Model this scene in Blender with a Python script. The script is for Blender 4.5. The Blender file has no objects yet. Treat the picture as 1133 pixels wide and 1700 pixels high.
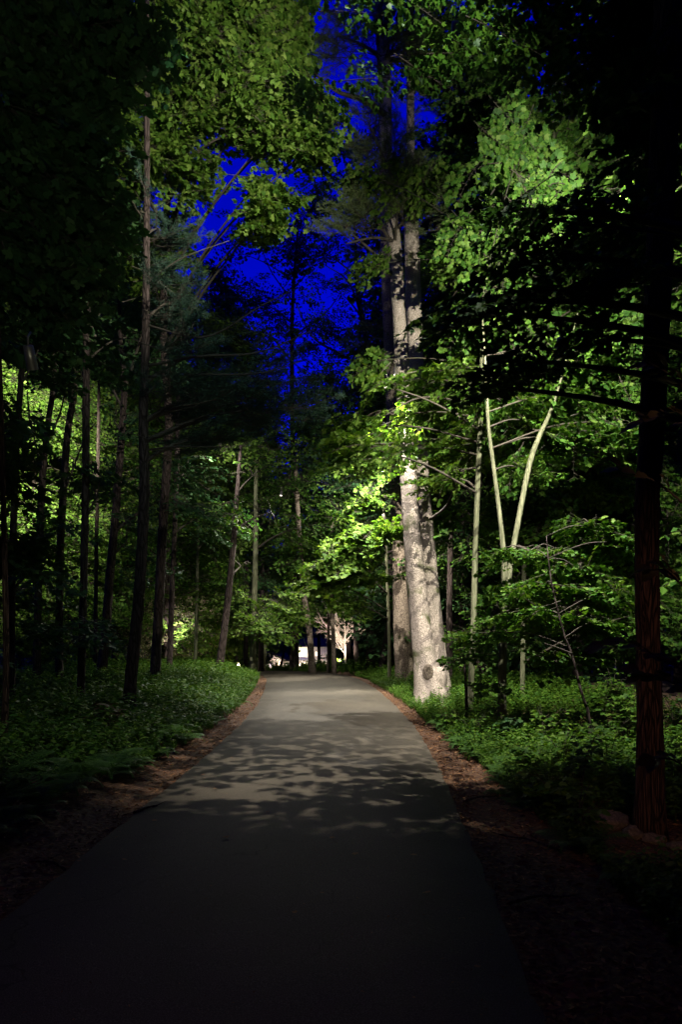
import bpy, math, random
import numpy as np
from mathutils import Vector, Matrix
sc = bpy.context.scene
COL = sc.collection
R = math.radians
F = 1133.0          # focal length in photo pixels
HOR = 1085.0        # horizon row in the photo
EYE = 1.7
def W(px, py, d):
    return np.array([(px - 566.5) / F * d, d, EYE + (HOR - py) / F * d])
# ------------------------------------------------------------------ camera
cam = bpy.data.cameras.new('camera'); co = bpy.data.objects.new('camera', cam); COL.objects.link(co)
co.location = (0, 0, EYE); co.rotation_euler = (R(90), 0, 0)
cam.sensor_fit = 'VERTICAL'; cam.sensor_height = 36; cam.lens = 24
cam.shift_y = (HOR - 850) / 1700
cam.clip_start = 0.05; cam.clip_end = 2000
sc.camera = co
# ------------------------------------------------------------------ view
sc.view_settings.view_transform = 'Standard'; sc.view_settings.look = 'None'
sc.view_settings.gamma = 1; sc.view_settings.exposure = 0.0
sc.cycles.use_denoising = True
sc.cycles.max_bounces = 5; sc.cycles.diffuse_bounces = 2; sc.cycles.transmission_bounces = 3
sc.cycles.sample_clamp_indirect = 3
# ------------------------------------------------------------------ night sky (saturated deep blue)
w = bpy.data.worlds.new('World'); sc.world = w; w.use_nodes = True
nt = w.node_tree; nt.nodes.clear()
out = nt.nodes.new('ShaderNodeOutputWorld'); bg = nt.nodes.new('ShaderNodeBackground')
sky = nt.nodes.new('ShaderNodeTexSky'); sky.sky_type = 'NISHITA'; sky.sun_disc = False
sky.sun_elevation = R(4); sky.sun_rotation = R(200)
tint = nt.nodes.new('ShaderNodeMix'); tint.data_type = 'RGBA'; tint.blend_type = 'MULTIPLY'
tint.inputs[0].default_value = 1; tint.inputs[7].default_value = (0.0, 0.012, 2.2, 1)
nt.links.new(sky.outputs[0], tint.inputs[6]); nt.links.new(tint.outputs[2], bg.inputs[0])
bg.inputs[1].default_value = 0.15  # night blue
nt.links.new(bg.outputs[0], out.inputs[0])
# moon
sl = bpy.data.lights.new('moon', 'SUN'); sl.energy = 0.012; sl.angle = R(0.5); sl.color = (1, 0.95, 0.88)
so = bpy.data.objects.new('moon', sl); so.rotation_euler = (R(40), 0, R(-20)); COL.objects.link(so)

# ------------------------------------------------------------------ materials
def mat(name):
    m = bpy.data.materials.new(name); m.use_nodes = True
    n = m.node_tree; b = n.nodes['Principled BSDF']
    return m, n, b
def N(n, t, **k):
    x = n.nodes.new(t)
    for a, v in k.items(): setattr(x, a, v)
    return x
def ramp(n, pts):
    r = N(n, 'ShaderNodeValToRGB'); e = r.color_ramp.elements
    while len(e) < len(pts): e.new(0.5)
    for i, (p, c) in enumerate(pts):
        e[i].position = p; e[i].color = (*c, 1)
    return r
def leaf_mat(name, cols, trans=0.35, rough=0.6, tcol=None):
    m, n, b = mat(name)
    g = N(n, 'ShaderNodeNewGeometry')
    r = ramp(n, [(i / (len(cols) - 1), c) for i, c in enumerate(cols)])
    n.links.new(g.outputs['Random Per Island'], r.inputs[0])
    n.links.new(r.outputs[0], b.inputs['Base Color'])
    b.inputs['Roughness'].default_value = rough
    b.inputs['Specular IOR Level'].default_value = 0.2
    t = N(n, 'ShaderNodeBsdfTranslucent')
    hs = N(n, 'ShaderNodeMix', data_type='RGBA', blend_type='MULTIPLY'); hs.inputs[0].default_value = 1
    hs.inputs[7].default_value = tcol or (1.3, 1.35, 0.5, 1)
    n.links.new(r.outputs[0], hs.inputs[6]); n.links.new(hs.outputs[2], t.inputs[0])
    mx = N(n, 'ShaderNodeMixShader'); mx.inputs[0].default_value = trans
    n.links.new(b.outputs[0], mx.inputs[1]); n.links.new(t.outputs[0], mx.inputs[2])
    n.links.new(mx.outputs[0], n.nodes['Material Output'].inputs[0])
    return m
def bark_mat(name, c1, c2, scale=14, stretch=0.22, bump=0.6, moss=None, crack=(0.02, 0.015, 0.012), plate=True):
    m, n, b = mat(name)
    tc = N(n, 'ShaderNodeTexCoord'); mp = N(n, 'ShaderNodeMapping'); mp.inputs[3].default_value = (1, 1, stretch)
    n.links.new(tc.outputs['Object'], mp.inputs[0])
    dn = N(n, 'ShaderNodeTexNoise'); dn.inputs['Scale'].default_value = 5; n.links.new(mp.outputs[0], dn.inputs[0])
    ad = N(n, 'ShaderNodeMix', data_type='RGBA', blend_type='ADD'); ad.inputs[0].default_value = 0.22
    n.links.new(mp.outputs[0], ad.inputs[6]); n.links.new(dn.outputs['Color'], ad.inputs[7])
    v = N(n, 'ShaderNodeTexVoronoi', feature='DISTANCE_TO_EDGE'); v.inputs['Scale'].default_value = scale
    n.links.new(ad.outputs[2], v.inputs[0])
    no = N(n, 'ShaderNodeTexNoise'); no.inputs['Scale'].default_value = scale * 2.2; no.inputs['Detail'].default_value = 6
    n.links.new(mp.outputs[0], no.inputs[0])
    r = ramp(n, [(0.3, c1), (0.7, c2)]); n.links.new(no.outputs[0], r.inputs[0])
    cr = ramp(n, [(0.0, (0, 0, 0)), (0.16 if plate else 0.05, (1, 1, 1))]); n.links.new(v.outputs['Distance'], cr.inputs[0])
    mx = N(n, 'ShaderNodeMix', data_type='RGBA'); n.links.new(cr.outputs[0], mx.inputs[0])
    mx.inputs[6].default_value = (*crack, 1) if plate else (*c1, 1); n.links.new(r.outputs[0], mx.inputs[7])
    outc = mx.outputs[2]
    if moss:
        ms = N(n, 'ShaderNodeTexNoise'); ms.inputs['Scale'].default_value = 1.7; ms.inputs['Detail'].default_value = 4
        n.links.new(tc.outputs['Object'], ms.inputs[0])
        mr = ramp(n, [(0.56, (0, 0, 0)), (0.64, (1, 1, 1))]); n.links.new(ms.outputs[0], mr.inputs[0])
        m2 = N(n, 'ShaderNodeMix', data_type='RGBA'); n.links.new(mr.outputs[0], m2.inputs[0])
        n.links.new(outc, m2.inputs[6]); m2.inputs[7].default_value = (*moss, 1); outc = m2.outputs[2]
    n.links.new(outc, b.inputs['Base Color'])
    b.inputs['Roughness'].default_value = 0.9; b.inputs['Specular IOR Level'].default_value = 0.15
    mm = N(n, 'ShaderNodeMath', operation='MULTIPLY_ADD'); mm.inputs[1].default_value = 0.35
    n.links.new(no.outputs[0], mm.inputs[0]); n.links.new(cr.outputs[0], mm.inputs[2])
    bp = N(n, 'ShaderNodeBump'); bp.inputs['Strength'].default_value = bump; bp.inputs['Distance'].default_value = 0.03
    n.links.new(mm.outputs[0], bp.inputs['Height']); n.links.new(bp.outputs[0], b.inputs['Normal'])
    return m
def plain(name, c, rough=0.6, metal=0.0, emit=None, es=0):
    m, n, b = mat(name)
    no = N(n, 'ShaderNodeTexNoise'); no.inputs['Scale'].default_value = 30
    r = ramp(n, [(0.3, tuple(x * 0.8 for x in c)), (0.7, tuple(min(1, x * 1.15) for x in c))])
    n.links.new(no.outputs[0], r.inputs[0]); n.links.new(r.outputs[0], b.inputs['Base Color'])
    b.inputs['Roughness'].default_value = rough; b.inputs['Metallic'].default_value = metal
    if emit:
        b.inputs['Emission Color'].default_value = (*emit, 1); b.inputs['Emission Strength'].default_value = es
    return m
M = {}
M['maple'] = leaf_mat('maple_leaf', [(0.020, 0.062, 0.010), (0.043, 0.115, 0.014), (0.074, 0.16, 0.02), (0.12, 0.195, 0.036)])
M['maple_yellow'] = leaf_mat('yellow_green_maple_leaf', [(0.03, 0.078, 0.010), (0.067, 0.14, 0.016), (0.105, 0.19, 0.026), (0.155, 0.225, 0.045)], 0.4)  # palette with more yellow in its greens
M['maple_dark'] = leaf_mat('dark_leaf', [(0.02, 0.06, 0.02), (0.03, 0.08, 0.025), (0.05, 0.1, 0.03)], 0.25)  # deeper green palette
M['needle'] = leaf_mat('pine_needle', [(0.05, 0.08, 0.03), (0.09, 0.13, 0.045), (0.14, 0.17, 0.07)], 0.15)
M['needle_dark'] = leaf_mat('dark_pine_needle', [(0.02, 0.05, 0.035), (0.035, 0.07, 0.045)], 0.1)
M['herb'] = leaf_mat('herb_leaf', [(0.025, 0.08, 0.010), (0.06, 0.14, 0.014), (0.105, 0.18, 0.02)], 0.3)
M['fern'] = leaf_mat('fern_leaf', [(0.035, 0.09, 0.02), (0.06, 0.13, 0.025)], 0.3)
M['pink'] = leaf_mat('pinkish_leaf', [(0.10, 0.15, 0.04), (0.22, 0.24, 0.10), (0.40, 0.28, 0.24)], 0.2)
M['brown_leaf'] = leaf_mat('olive_brown_leaf', [(0.07, 0.06, 0.025), (0.10, 0.08, 0.03)], 0.15)
M['litter'] = leaf_mat('dry_litter', [(0.05, 0.02, 0.01), (0.13, 0.055, 0.025), (0.30, 0.17, 0.08), (0.09, 0.03, 0.013)], 0.1, 0.8, (1, 1, 1, 1))
M['pinebark'] = bark_mat('pine_bark', (0.29, 0.235, 0.20), (0.52, 0.44, 0.38), 30, 0.5, 0.55, moss=None, crack=(0.20, 0.17, 0.14))
M['mossbark'] = bark_mat('mossy_pine_bark', (0.29, 0.235, 0.20), (0.52, 0.44, 0.38), 30, 0.5, 0.55, moss=(0.09, 0.095, 0.045), crack=(0.20, 0.17, 0.14))
M['brownbark'] = bark_mat('brown_bark', (0.15, 0.12, 0.09), (0.26, 0.21, 0.165), 26, 0.4, 0.6, crack=(0.06, 0.045, 0.035))
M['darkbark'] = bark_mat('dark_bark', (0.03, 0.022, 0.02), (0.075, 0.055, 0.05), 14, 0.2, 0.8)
M['redbark'] = bark_mat('red_pine_bark', (0.05, 0.03, 0.023), (0.15, 0.085, 0.062), 34, 0.09, 1.0, crack=(0.035, 0.021, 0.017))
M['palebark'] = bark_mat('pale_smooth_bark', (0.06, 0.065, 0.035), (0.16, 0.16, 0.10), 16, 0.1, 0.4, crack=(0.09, 0.08, 0.05), plate=False)
M['twig'] = plain('twig_bark', (0.045, 0.036, 0.026), 0.9)
M['paletwig'] = plain('pale_twig', (0.5, 0.42, 0.34), 0.8)
M['metal'] = plain('bronze_metal', (0.25, 0.22, 0.18), 0.4, 0.7)
M['lens'] = plain('lit_lens', (0.8, 0.8, 0.8), 0.3, 0, (1, 0.93, 0.8), 30)
M['lens_dim'] = plain('dim_lens', (0.8, 0.8, 0.8), 0.3, 0, (1, 0.93, 0.8), 2)
M['stone'] = bark_mat('field_stone', (0.10, 0.085, 0.07), (0.24, 0.20, 0.16), 18, 1, 0.5, plate=False)

# ------------------------------------------------------------------ object helpers
def tag(o, label=None, cat=None, group=None, kind=None):
    if label: o['label'] = label
    if cat: o['category'] = cat
    if group: o['group'] = group
    if kind: o['kind'] = kind
    return o
def empty(name, loc, label, cat, group=None):
    o = bpy.data.objects.new(name, None); o.empty_display_size = 0.1
    o.location = tuple(loc); COL.objects.link(o)
    return tag(o, label, cat, group)
def link(name, me, m, parent=None, ploc=None):
    o = bpy.data.objects.new(name, me); COL.objects.link(o)
    if m: me.materials.append(m)
    if parent is not None:
        o.parent = parent
    return o
def copy_tree(o, parent=None):
    c = o.copy(); COL.objects.link(c)
    if parent is not None: c.parent = parent
    for ch in [x for x in o.children]: copy_tree(ch, c)
    return c
class G:
    """geometry accumulator: verts (n,3), flat loops, face sizes"""
    def __init__(s): s.V = []; s.L = []; s.S = []; s.n = 0
    def add(s, V, L, S):
        s.V.append(V); s.L.append(L + s.n); s.S.append(S); s.n += len(V)
    def arr(s):
        if not s.V: return (np.zeros((0, 3)), np.zeros(0, int), np.zeros(0, int))
        return np.concatenate(s.V), np.concatenate(s.L), np.concatenate(s.S)
    def inst(s, proto, B, P):
        """B (k,3,3) columns = local axes (with scale), P (k,3)"""
        V, L, S = proto
        k = len(P)
        if k == 0 or len(V) == 0: return
        VV = np.einsum('kij,vj->kvi', B, V) + P[:, None, :]
        LL = (L[None, :] + (np.arange(k) * len(V))[:, None]).reshape(-1)
        s.add(VV.reshape(-1, 3), LL, np.tile(S, k))
    def mesh(s, name, origin=(0, 0, 0), smooth=False):
        V, L, S = s.arr(); V = V - np.asarray(origin)[None, :]
        me = bpy.data.meshes.new(name)
        me.vertices.add(len(V)); me.vertices.foreach_set('co', V.astype(np.float32).ravel())
        me.loops.add(len(L)); me.loops.foreach_set('vertex_index', L.astype(np.int32))
        me.polygons.add(len(S)); st = np.concatenate([[0], np.cumsum(S)[:-1]]) if len(S) else np.zeros(0)
        me.polygons.foreach_set('loop_start', st.astype(np.int32))
        me.update(calc_edges=True); me.validate()
        me.polygons.foreach_set('use_smooth', np.full(len(me.polygons), smooth))
        return me
def unit(v):
    v = np.asarray(v, float); return v / (np.linalg.norm(v, axis=-1, keepdims=True) + 1e-9)
def bases(D, U):
    """x axis = D, z axis ~ U ; rows k -> (k,3,3) column axes"""
    X = unit(D); Y = unit(np.cross(U, X)); Z = np.cross(X, Y)
    return np.stack([X, Y, Z], axis=2)
def spline(pts, n):
    P = [np.asarray(p, float) for p in pts]
    if len(P) < 3:
        return np.array([P[0] + (P[-1] - P[0]) * t for t in np.linspace(0, 1, n)])
    Q = [2 * P[0] - P[1]] + P + [2 * P[-1] - P[-2]]
    o = []
    for t in np.linspace(0, len(P) - 1 - 1e-6, n):
        i = int(t); u = t - i; a, b, c, d = Q[i:i + 4]
        o.append(0.5 * (2 * b + (c - a) * u + (2 * a - 5 * b + 4 * c - d) * u * u + (3 * b - a - 3 * c + d) * u ** 3))
    return np.array(o)
def tube(g, P, rad, sides=6, rough=0.0, rng=None, cap=True):
    P = np.asarray(P, float); n = len(P); rad = np.broadcast_to(rad, (n,)).astype(float)
    T = np.gradient(P, axis=0); T = unit(T)
    ref = np.array([0.0, 1, 0]) if abs(T[0][2]) > 0.6 else np.array([0, 0, 1.0])
    A = unit(np.cross(T, ref)); Bv = np.cross(T, A)
    th = np.linspace(0, 2 * math.pi, sides, endpoint=False)
    rr = rad[:, None] * np.ones(sides)[None, :]
    if rough and rng is not None: rr = rr * (1 + rng.normal(0, rough, rr.shape))
    V = P[:, None, :] + rr[..., None] * (np.cos(th)[None, :, None] * A[:, None, :] + np.sin(th)[None, :, None] * Bv[:, None, :])
    i = np.arange(n - 1)[:, None] * sides; j = np.arange(sides)[None, :]; j2 = (j + 1) % sides
    Q = np.stack([i + j, i + j2, i + sides + j2, i + sides + j], axis=-1).reshape(-1, 4)
    L = Q.ravel(); S = np.full(len(Q), 4)
    if cap:
        L = np.concatenate([L, np.arange(sides) + (n - 1) * sides, np.arange(sides)[::-1]]); S = np.concatenate([S, [sides, sides]])
    g.add(V.reshape(-1, 3), L, S)
def box(g, lo, hi):
    x0, y0, z0 = lo; x1, y1, z1 = hi
    V = np.array([(x0, y0, z0), (x1, y0, z0), (x1, y1, z0), (x0, y1, z0), (x0, y0, z1), (x1, y0, z1), (x1, y1, z1), (x0, y1, z1)], float)
    L = np.array([0, 3, 2, 1, 4, 5, 6, 7, 0, 1, 5, 4, 1, 2, 6, 5, 2, 3, 7, 6, 3, 0, 4, 7])
    g.add(V, L, np.full(6, 4))
# ------------------------------------------------------------------ terrain
ROAD = [(-6, -1.95, 0.85), (2.9, -2.01, .89), (3.97, -1.985, .965), (6.1, -1.92, 1.095), (7.9, -1.86, 1.19), (9.4, -1.82, 1.26), (12, -1.8, 1.30),
        (15.4, -1.90, 1.22), (19.3, -2.17, 1.03), (24, -2.62, .62), (26.4, -3.05, .25), (30, -4.3, -0.9), (36, -7.4, -3.8), (44, -12.5, -8.8), (52, -18, -14)]
RY = np.array([r[0] for r in ROAD]); RL = np.array([r[1] for r in ROAD]); RR = np.array([r[2] for r in ROAD])
def prof(y):
    y = np.asarray(y, float)
    a = 0.035 * y
    s = np.clip((y - 19) / 12, 0, 1)
    z = a - 0.035 * 12 * (s ** 2) * 0.5 * 1.0 - np.clip(y - 31, 0, None) * 0.035
    z = z - np.clip(y - 31, 0, 100) * 0.024
    return np.where(y < 0, 0.035 * y, z)
def bump(x, y):
    return 0.05 * np.sin(x * 1.3 + 0.7 * y) * np.cos(y * 0.9 - x * 0.4) + 0.12 * np.sin(x * 0.31 + 2) * np.sin(y * 0.23 + 1)
def zg(x, y):
    x = np.asarray(x, float); y = np.asarray(y, float)
    l = np.interp(y, RY, RL); r = np.interp(y, RY, RR)
    e = np.maximum(np.maximum(l - x, x - r), 0)
    k = np.clip((e - 0.1) / 1.5, 0, 1)
    side = np.where(x < l, 0.16 * np.clip(e / 2, 0, 1), -0.05 * np.clip(e / 2, 0, 1))
    return prof(y) + k * bump(x, y) + side - 0.004 - 0.02 * np.clip(e / 0.15, 0, 1)
def ground_at(px, py):
    for d in np.arange(2.5, 80, 0.05):
        p = W(px, py, d)
        if p[2] <= zg(p[0], p[1]): return p
    return W(px, py, 40)
def grid_mesh(name, xs, ys, zf):
    X, Y = np.meshgrid(xs, ys); Z = zf(X, Y)
    V = np.stack([X, Y, Z], -1).reshape(-1, 3); nx = len(xs)
    i = (np.arange(len(ys) - 1)[:, None] * nx + np.arange(nx - 1)[None, :]).reshape(-1)
    Q = np.stack([i, i + 1, i + nx + 1, i + nx], -1)
    g = G(); g.add(V, Q.ravel(), np.full(len(Q), 4)); return g.mesh(name, smooth=True)
# ground material: leaf mould
m, n, b = mat('forest_floor')
tc = N(n, 'ShaderNodeTexCoord'); no = N(n, 'ShaderNodeTexNoise'); no.inputs['Scale'].default_value = 25; no.inputs['Detail'].default_value = 8
n.links.new(tc.outputs['Object'], no.inputs[0])
vo = N(n, 'ShaderNodeTexVoronoi'); vo.inputs['Scale'].default_value = 38; n.links.new(tc.outputs['Object'], vo.inputs[0])
r1 = ramp(n, [(0.3, (0.035, 0.015, 0.008)), (0.55, (0.09, 0.043, 0.02)), (0.75, (0.18, 0.10, 0.05))]); n.links.new(no.outputs[0], r1.inputs[0])
mx = N(n, 'ShaderNodeMix', data_type='RGBA', blend_type='OVERLAY'); mx.inputs[0].default_value = 0.45
n.links.new(r1.outputs[0], mx.inputs[6]); n.links.new(vo.outputs['Color'], mx.inputs[7]); 
hs = N(n, 'ShaderNodeHueSaturation'); hs.inputs['Saturation'].default_value = 0.9
n.links.new(mx.outputs[2], hs.inputs['Color'])
mx3 = N(n, 'ShaderNodeMix', data_type='RGBA'); mx3.inputs[0].default_value = 0.75; n.links.new(hs.outputs[0], mx3.inputs[6]); n.links.new(r1.outputs[0], mx3.inputs[7])
n.links.new(mx3.outputs[2], b.inputs['Base Color']); b.inputs['Roughness'].default_value = 0.95
bp = N(n, 'ShaderNodeBump'); bp.inputs['Strength'].default_value = 0.9; bp.inputs['Distance'].default_value = 0.02
n.links.new(no.outputs[0], bp.inputs['Height']); n.links.new(bp.outputs[0], b.inputs['Normal'])
M['floor'] = m
xs = np.concatenate([np.linspace(-900, -30, 18), np.arange(-28, -8, 1.0), np.arange(-8, 8, 0.16), np.arange(8, 28, 1.0), np.linspace(30, 900, 18)])
ys = np.concatenate([[-200, -60, -20], np.arange(-8, 30, 0.25), np.arange(30, 70, 1.0), np.linspace(72, 1500, 30)])
tag(link('ground', grid_mesh('ground', xs, ys, zg), M['floor']), 'brown forest floor under the trees', None, None, 'structure')
# road
m, n, b = mat('asphalt')
tc = N(n, 'ShaderNodeTexCoord')
n1 = N(n, 'ShaderNodeTexNoise'); n1.inputs['Scale'].default_value = 160; n1.inputs['Detail'].default_value = 4; n.links.new(tc.outputs['Object'], n1.inputs[0])
n2 = N(n, 'ShaderNodeTexNoise'); n2.inputs['Scale'].default_value = 1.1; n2.inputs['Detail'].default_value = 5; n.links.new(tc.outputs['Object'], n2.inputs[0])
r1 = ramp(n, [(0.3, (0.045, 0.038, 0.028)), (0.5, (0.08, 0.069, 0.052)), (0.7, (0.17, 0.147, 0.112))]); n.links.new(n1.outputs[0], r1.inputs[0])
r2 = ramp(n, [(0.3, (0.78, 0.78, 0.78)), (0.7, (1.1, 1.08, 1.05))]); n.links.new(n2.outputs[0], r2.inputs[0])
mx = N(n, 'ShaderNodeMix', data_type='RGBA', blend_type='MULTIPLY'); mx.inputs[0].default_value = 1
n.links.new(r1.outputs[0], mx.inputs[6]); n.links.new(r2.outputs[0], mx.inputs[7]); n.links.new(mx.outputs[2], b.inputs['Base Color'])
b.inputs['Roughness'].default_value = 0.75; b.inputs['Specular IOR Level'].default_value = 0.3
bp = N(n, 'ShaderNodeBump'); bp.inputs['Strength'].default_value = 0.5; bp.inputs['Distance'].default_value = 0.006
n.links.new(n1.outputs[0], bp.inputs['Height']); n.links.new(bp.outputs[0], b.inputs['Normal'])
vc = N(n, 'ShaderNodeTexVoronoi', feature='DISTANCE_TO_EDGE'); vc.inputs['Scale'].default_value = 0.55
nd = N(n, 'ShaderNodeTexNoise'); nd.inputs['Scale'].default_value = 3; nd.inputs['Detail'].default_value = 6; n.links.new(tc.outputs['Object'], nd.inputs[0])
av = N(n, 'ShaderNodeMix', data_type='RGBA', blend_type='ADD'); av.inputs[0].default_value = 0.5; n.links.new(tc.outputs['Object'], av.inputs[6]); n.links.new(nd.outputs['Color'], av.inputs[7]); n.links.new(av.outputs[2], vc.inputs[0])
rc = ramp(n, [(0.0, (0.25, 0.25, 0.25)), (0.006, (1, 1, 1))]); n.links.new(vc.outputs['Distance'], rc.inputs[0])
ng = N(n, 'ShaderNodeTexNoise'); ng.inputs['Scale'].default_value = 0.7; n.links.new(tc.outputs['Object'], ng.inputs[0])
rg = ramp(n, [(0.52, (1, 1, 1)), (0.6, (0, 0, 0))]); n.links.new(ng.outputs[0], rg.inputs[0])
mk = N(n, 'ShaderNodeMix', data_type='RGBA'); n.links.new(rg.outputs[0], mk.inputs[0]); n.links.new(rc.outputs[0], mk.inputs[6]); mk.inputs[7].default_value = (1, 1, 1, 1)
mz = N(n, 'ShaderNodeMix', data_type='RGBA', blend_type='MULTIPLY'); mz.inputs[0].default_value = 0.8; n.links.new(mx.outputs[2], mz.inputs[6]); n.links.new(mk.outputs[2], mz.inputs[7]); n.links.new(mz.outputs[2], b.inputs['Base Color'])
M['asphalt'] = m
rng = np.random.default_rng(5)
ry = np.arange(-6, 52, 0.2); cols = 9
g = G(); rows = []
for y in ry:
    l = np.interp(y, RY, RL) + rng.normal(0, 0.012); r_ = np.interp(y, RY, RR) + rng.normal(0, 0.012)
    t = np.linspace(0, 1, cols); X = l + (r_ - l) * t
    Z = prof(y) + 0.012 + 0.03 * (1 - (2 * t - 1) ** 2) - 0.0
    Z[0] = prof(y) - 0.03; Z[-1] = prof(y) - 0.03; X[1] = l + 0.02; X[-2] = r_ - 0.02; Z[1] = Z[-2] = prof(y) + 0.013
    rows.append(np.stack([X, np.full(cols, y), Z], -1))
V = np.concatenate(rows); i = (np.arange(len(ry) - 1)[:, None] * cols + np.arange(cols - 1)[None, :]).reshape(-1)
g.add(V, np.stack([i, i + 1, i + cols + 1, i + cols], -1).ravel(), np.full(len(i), 4))
tag(link('road', g.mesh('road', smooth=True), M['asphalt']), 'narrow dark asphalt drive curving left at its crest', None, None, 'structure')

# ------------------------------------------------------------------ leaf shapes (x = along the leaf, z = normal)
def poly_leaf(half, fold=0.12):
    """half outline from base to tip as (along, out); builds two folded halves"""
    n_ = len(half); V = [(0, 0, 0)]
    a = [(0, 0)] + half + [(1, 0)]
    V = [(0, 0, 0), (1, 0, -0.06)]
    right = []; left = []
    for (x, y) in half:
        right.append(len(V)); V.append((x, y, fold * y - 0.15 * y * y - 0.08 * x * x))
    for (x, y) in half:
        left.append(len(V)); V.append((x, -y, fold * y - 0.15 * y * y - 0.08 * x * x))
    f1 = [0] + [1] + right[::-1]; f2 = [0] + left + [1]
    return (np.array(V, float), np.array(f1 + f2), np.array([len(f1), len(f2)]))
MAPLE = poly_leaf([(-0.06, 0.22), (0.10, 0.50), (0.26, 0.36), (0.42, 0.62), (0.58, 0.50), (0.55, 0.22), (0.78, 0.24)])
OVATE = poly_leaf([(0.18, 0.22), (0.45, 0.30), (0.75, 0.18)])
KITE = (np.array([(0, 0, 0), (0.35, 0.42, 0.04), (1, 0, -0.08), (0.35, -0.42, 0.04)], float), np.array([0, 1, 2, 3]) * 1, np.array([4]))
KITE = (KITE[0], np.array([0, 3, 2, 1]), KITE[2])
def leaves(g, shape, P, D, U, size):
    B = bases(D, U) * np.asarray(size)[:, None, None]
    g.inst(shape, B, P)
def spray(shape, rng, L=1.2, ls=0.12, step=0.10, wide=0.5, tilt=0.35):
    gl = G(); gw = G(); ax = []
    n_ = 8
    ts = np.linspace(0, 1, n_); sw = rng.uniform(-0.12, 0.12)
    A = np.stack([ts * L, sw * np.sin(ts * 3) * L, -0.18 * L * ts ** 2], -1)
    tube(gw, A, 0.009 * (1 - ts * 0.7), 3, cap=False)
    P = []; D = []; U = []; Z = []
    def put(p, d):
        P.append(p); d = unit(np.array(d) + rng.normal(0, 0.25, 3)); d[2] -= rng.uniform(0.05, 0.5); D.append(d)
        U.append(np.array([0, 0, 1.0]) + rng.normal(0, tilt, 3)); Z.append(ls * rng.uniform(0.65, 1.2))
    k = 0
    for t in np.arange(0.12, 1.0, step / L * 1.15):
        for sgn in (-1, 1):
            if rng.random() < 0.12: continue
            p0 = np.array([np.interp(t, ts, A[:, i]) for i in range(3)])
            ln = wide * L * (1 - 0.75 * t) * rng.uniform(0.6, 1.1) + 0.06
            ang = R(rng.uniform(38, 65)) * sgn
            dr = np.array([math.cos(ang), math.sin(ang), rng.uniform(-0.2, 0.12)])
            p1 = p0 + dr * ln; p1[2] -= 0.12 * ln
            tube(gw, np.array([p0, (p0 + p1) / 2 + [0, 0, 0.02 * ln], p1]), [0.004, 0.003, 0.0015], 3, cap=False)
            nl = max(1, int(ln / step))
            for q in range(nl):
                u = (q + 1) / nl; pp = p0 + (p1 - p0) * u
                s2 = 1 if q % 2 else -1
                perp = np.array([-dr[1], dr[0], 0]) * s2
                put(pp, dr * 0.5 + perp * 0.9)
                if rng.random() < 0.55: put(pp, dr * 0.5 - perp * 0.9)
            put(p1, dr)
    put(A[-1], [1, 0, -0.2])
    leaves(gl, shape, np.array(P), np.array(D), np.array(U), np.array(Z))
    return gl.arr(), gw.arr()
def pine_spray(rng, L=1.1, tufts=26, nn=34, nl=0.12):
    gl = G(); gw = G(); ts = np.linspace(0, 1, 6)
    A = np.stack([ts * L, 0.05 * np.sin(ts * 4), 0.10 * L * ts ** 2], -1)
    tube(gw, A, 0.011 * (1 - ts * 0.75), 3, cap=False)
    NEED = (np.array([(0, 0.0022, 0), (0, -0.0022, 0), (1, 0, 0)], float) * np.array([1, 1, 1]), np.array([0, 1, 2]), np.array([3]))
    for k in range(tufts):
        t = rng.uniform(0.2, 1) if k else 1
        p0 = np.array([np.interp(t, ts, A[:, i]) for i in range(3)])
        ang = rng.choice([-1, 1]) * R(rng.uniform(15, 60)); ln = (1.15 - t) * L * 0.5 * rng.uniform(0.4, 1)
        dr = unit(np.array([math.cos(ang), math.sin(ang), rng.uniform(-0.05, 0.5)])); p1 = p0 + dr * ln
        tube(gw, np.array([p0, p1]), [0.004, 0.002], 3, cap=False)
        back = rng.uniform(0, 1, nn) ** 1.5 * min(0.14, ln)
        D = unit(dr[None, :] * rng.uniform(0.3, 1.2, (nn, 1)) + rng.normal(0, 0.55, (nn, 3)))
        B = bases(D, rng.normal(0, 1, (nn, 3))); B[:, :, 0] *= nl * rng.uniform(0.7, 1.1, (nn, 1))
        gl.inst(NEED, B, p1[None, :] - dr[None, :] * back[:, None])
    return gl.arr(), gw.arr()
rng = np.random.default_rng(11)
SP = {
 'maple': [spray(MAPLE, rng, rng.uniform(0.9, 1.3), 0.098, 0.088) for _ in range(6)],
 'fine': [spray(OVATE, rng, rng.uniform(0.8, 1.1), 0.075, 0.085) for _ in range(4)],
 'kite': [spray(KITE, rng, rng.uniform(1.2, 1.7), 0.125, 0.125) for _ in range(5)],
 'big': [spray(KITE, rng, rng.uniform(2.0, 2.6), 0.17, 0.17) for _ in range(4)],
 'pine': [pine_spray(rng) for _ in range(4)],
}
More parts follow.
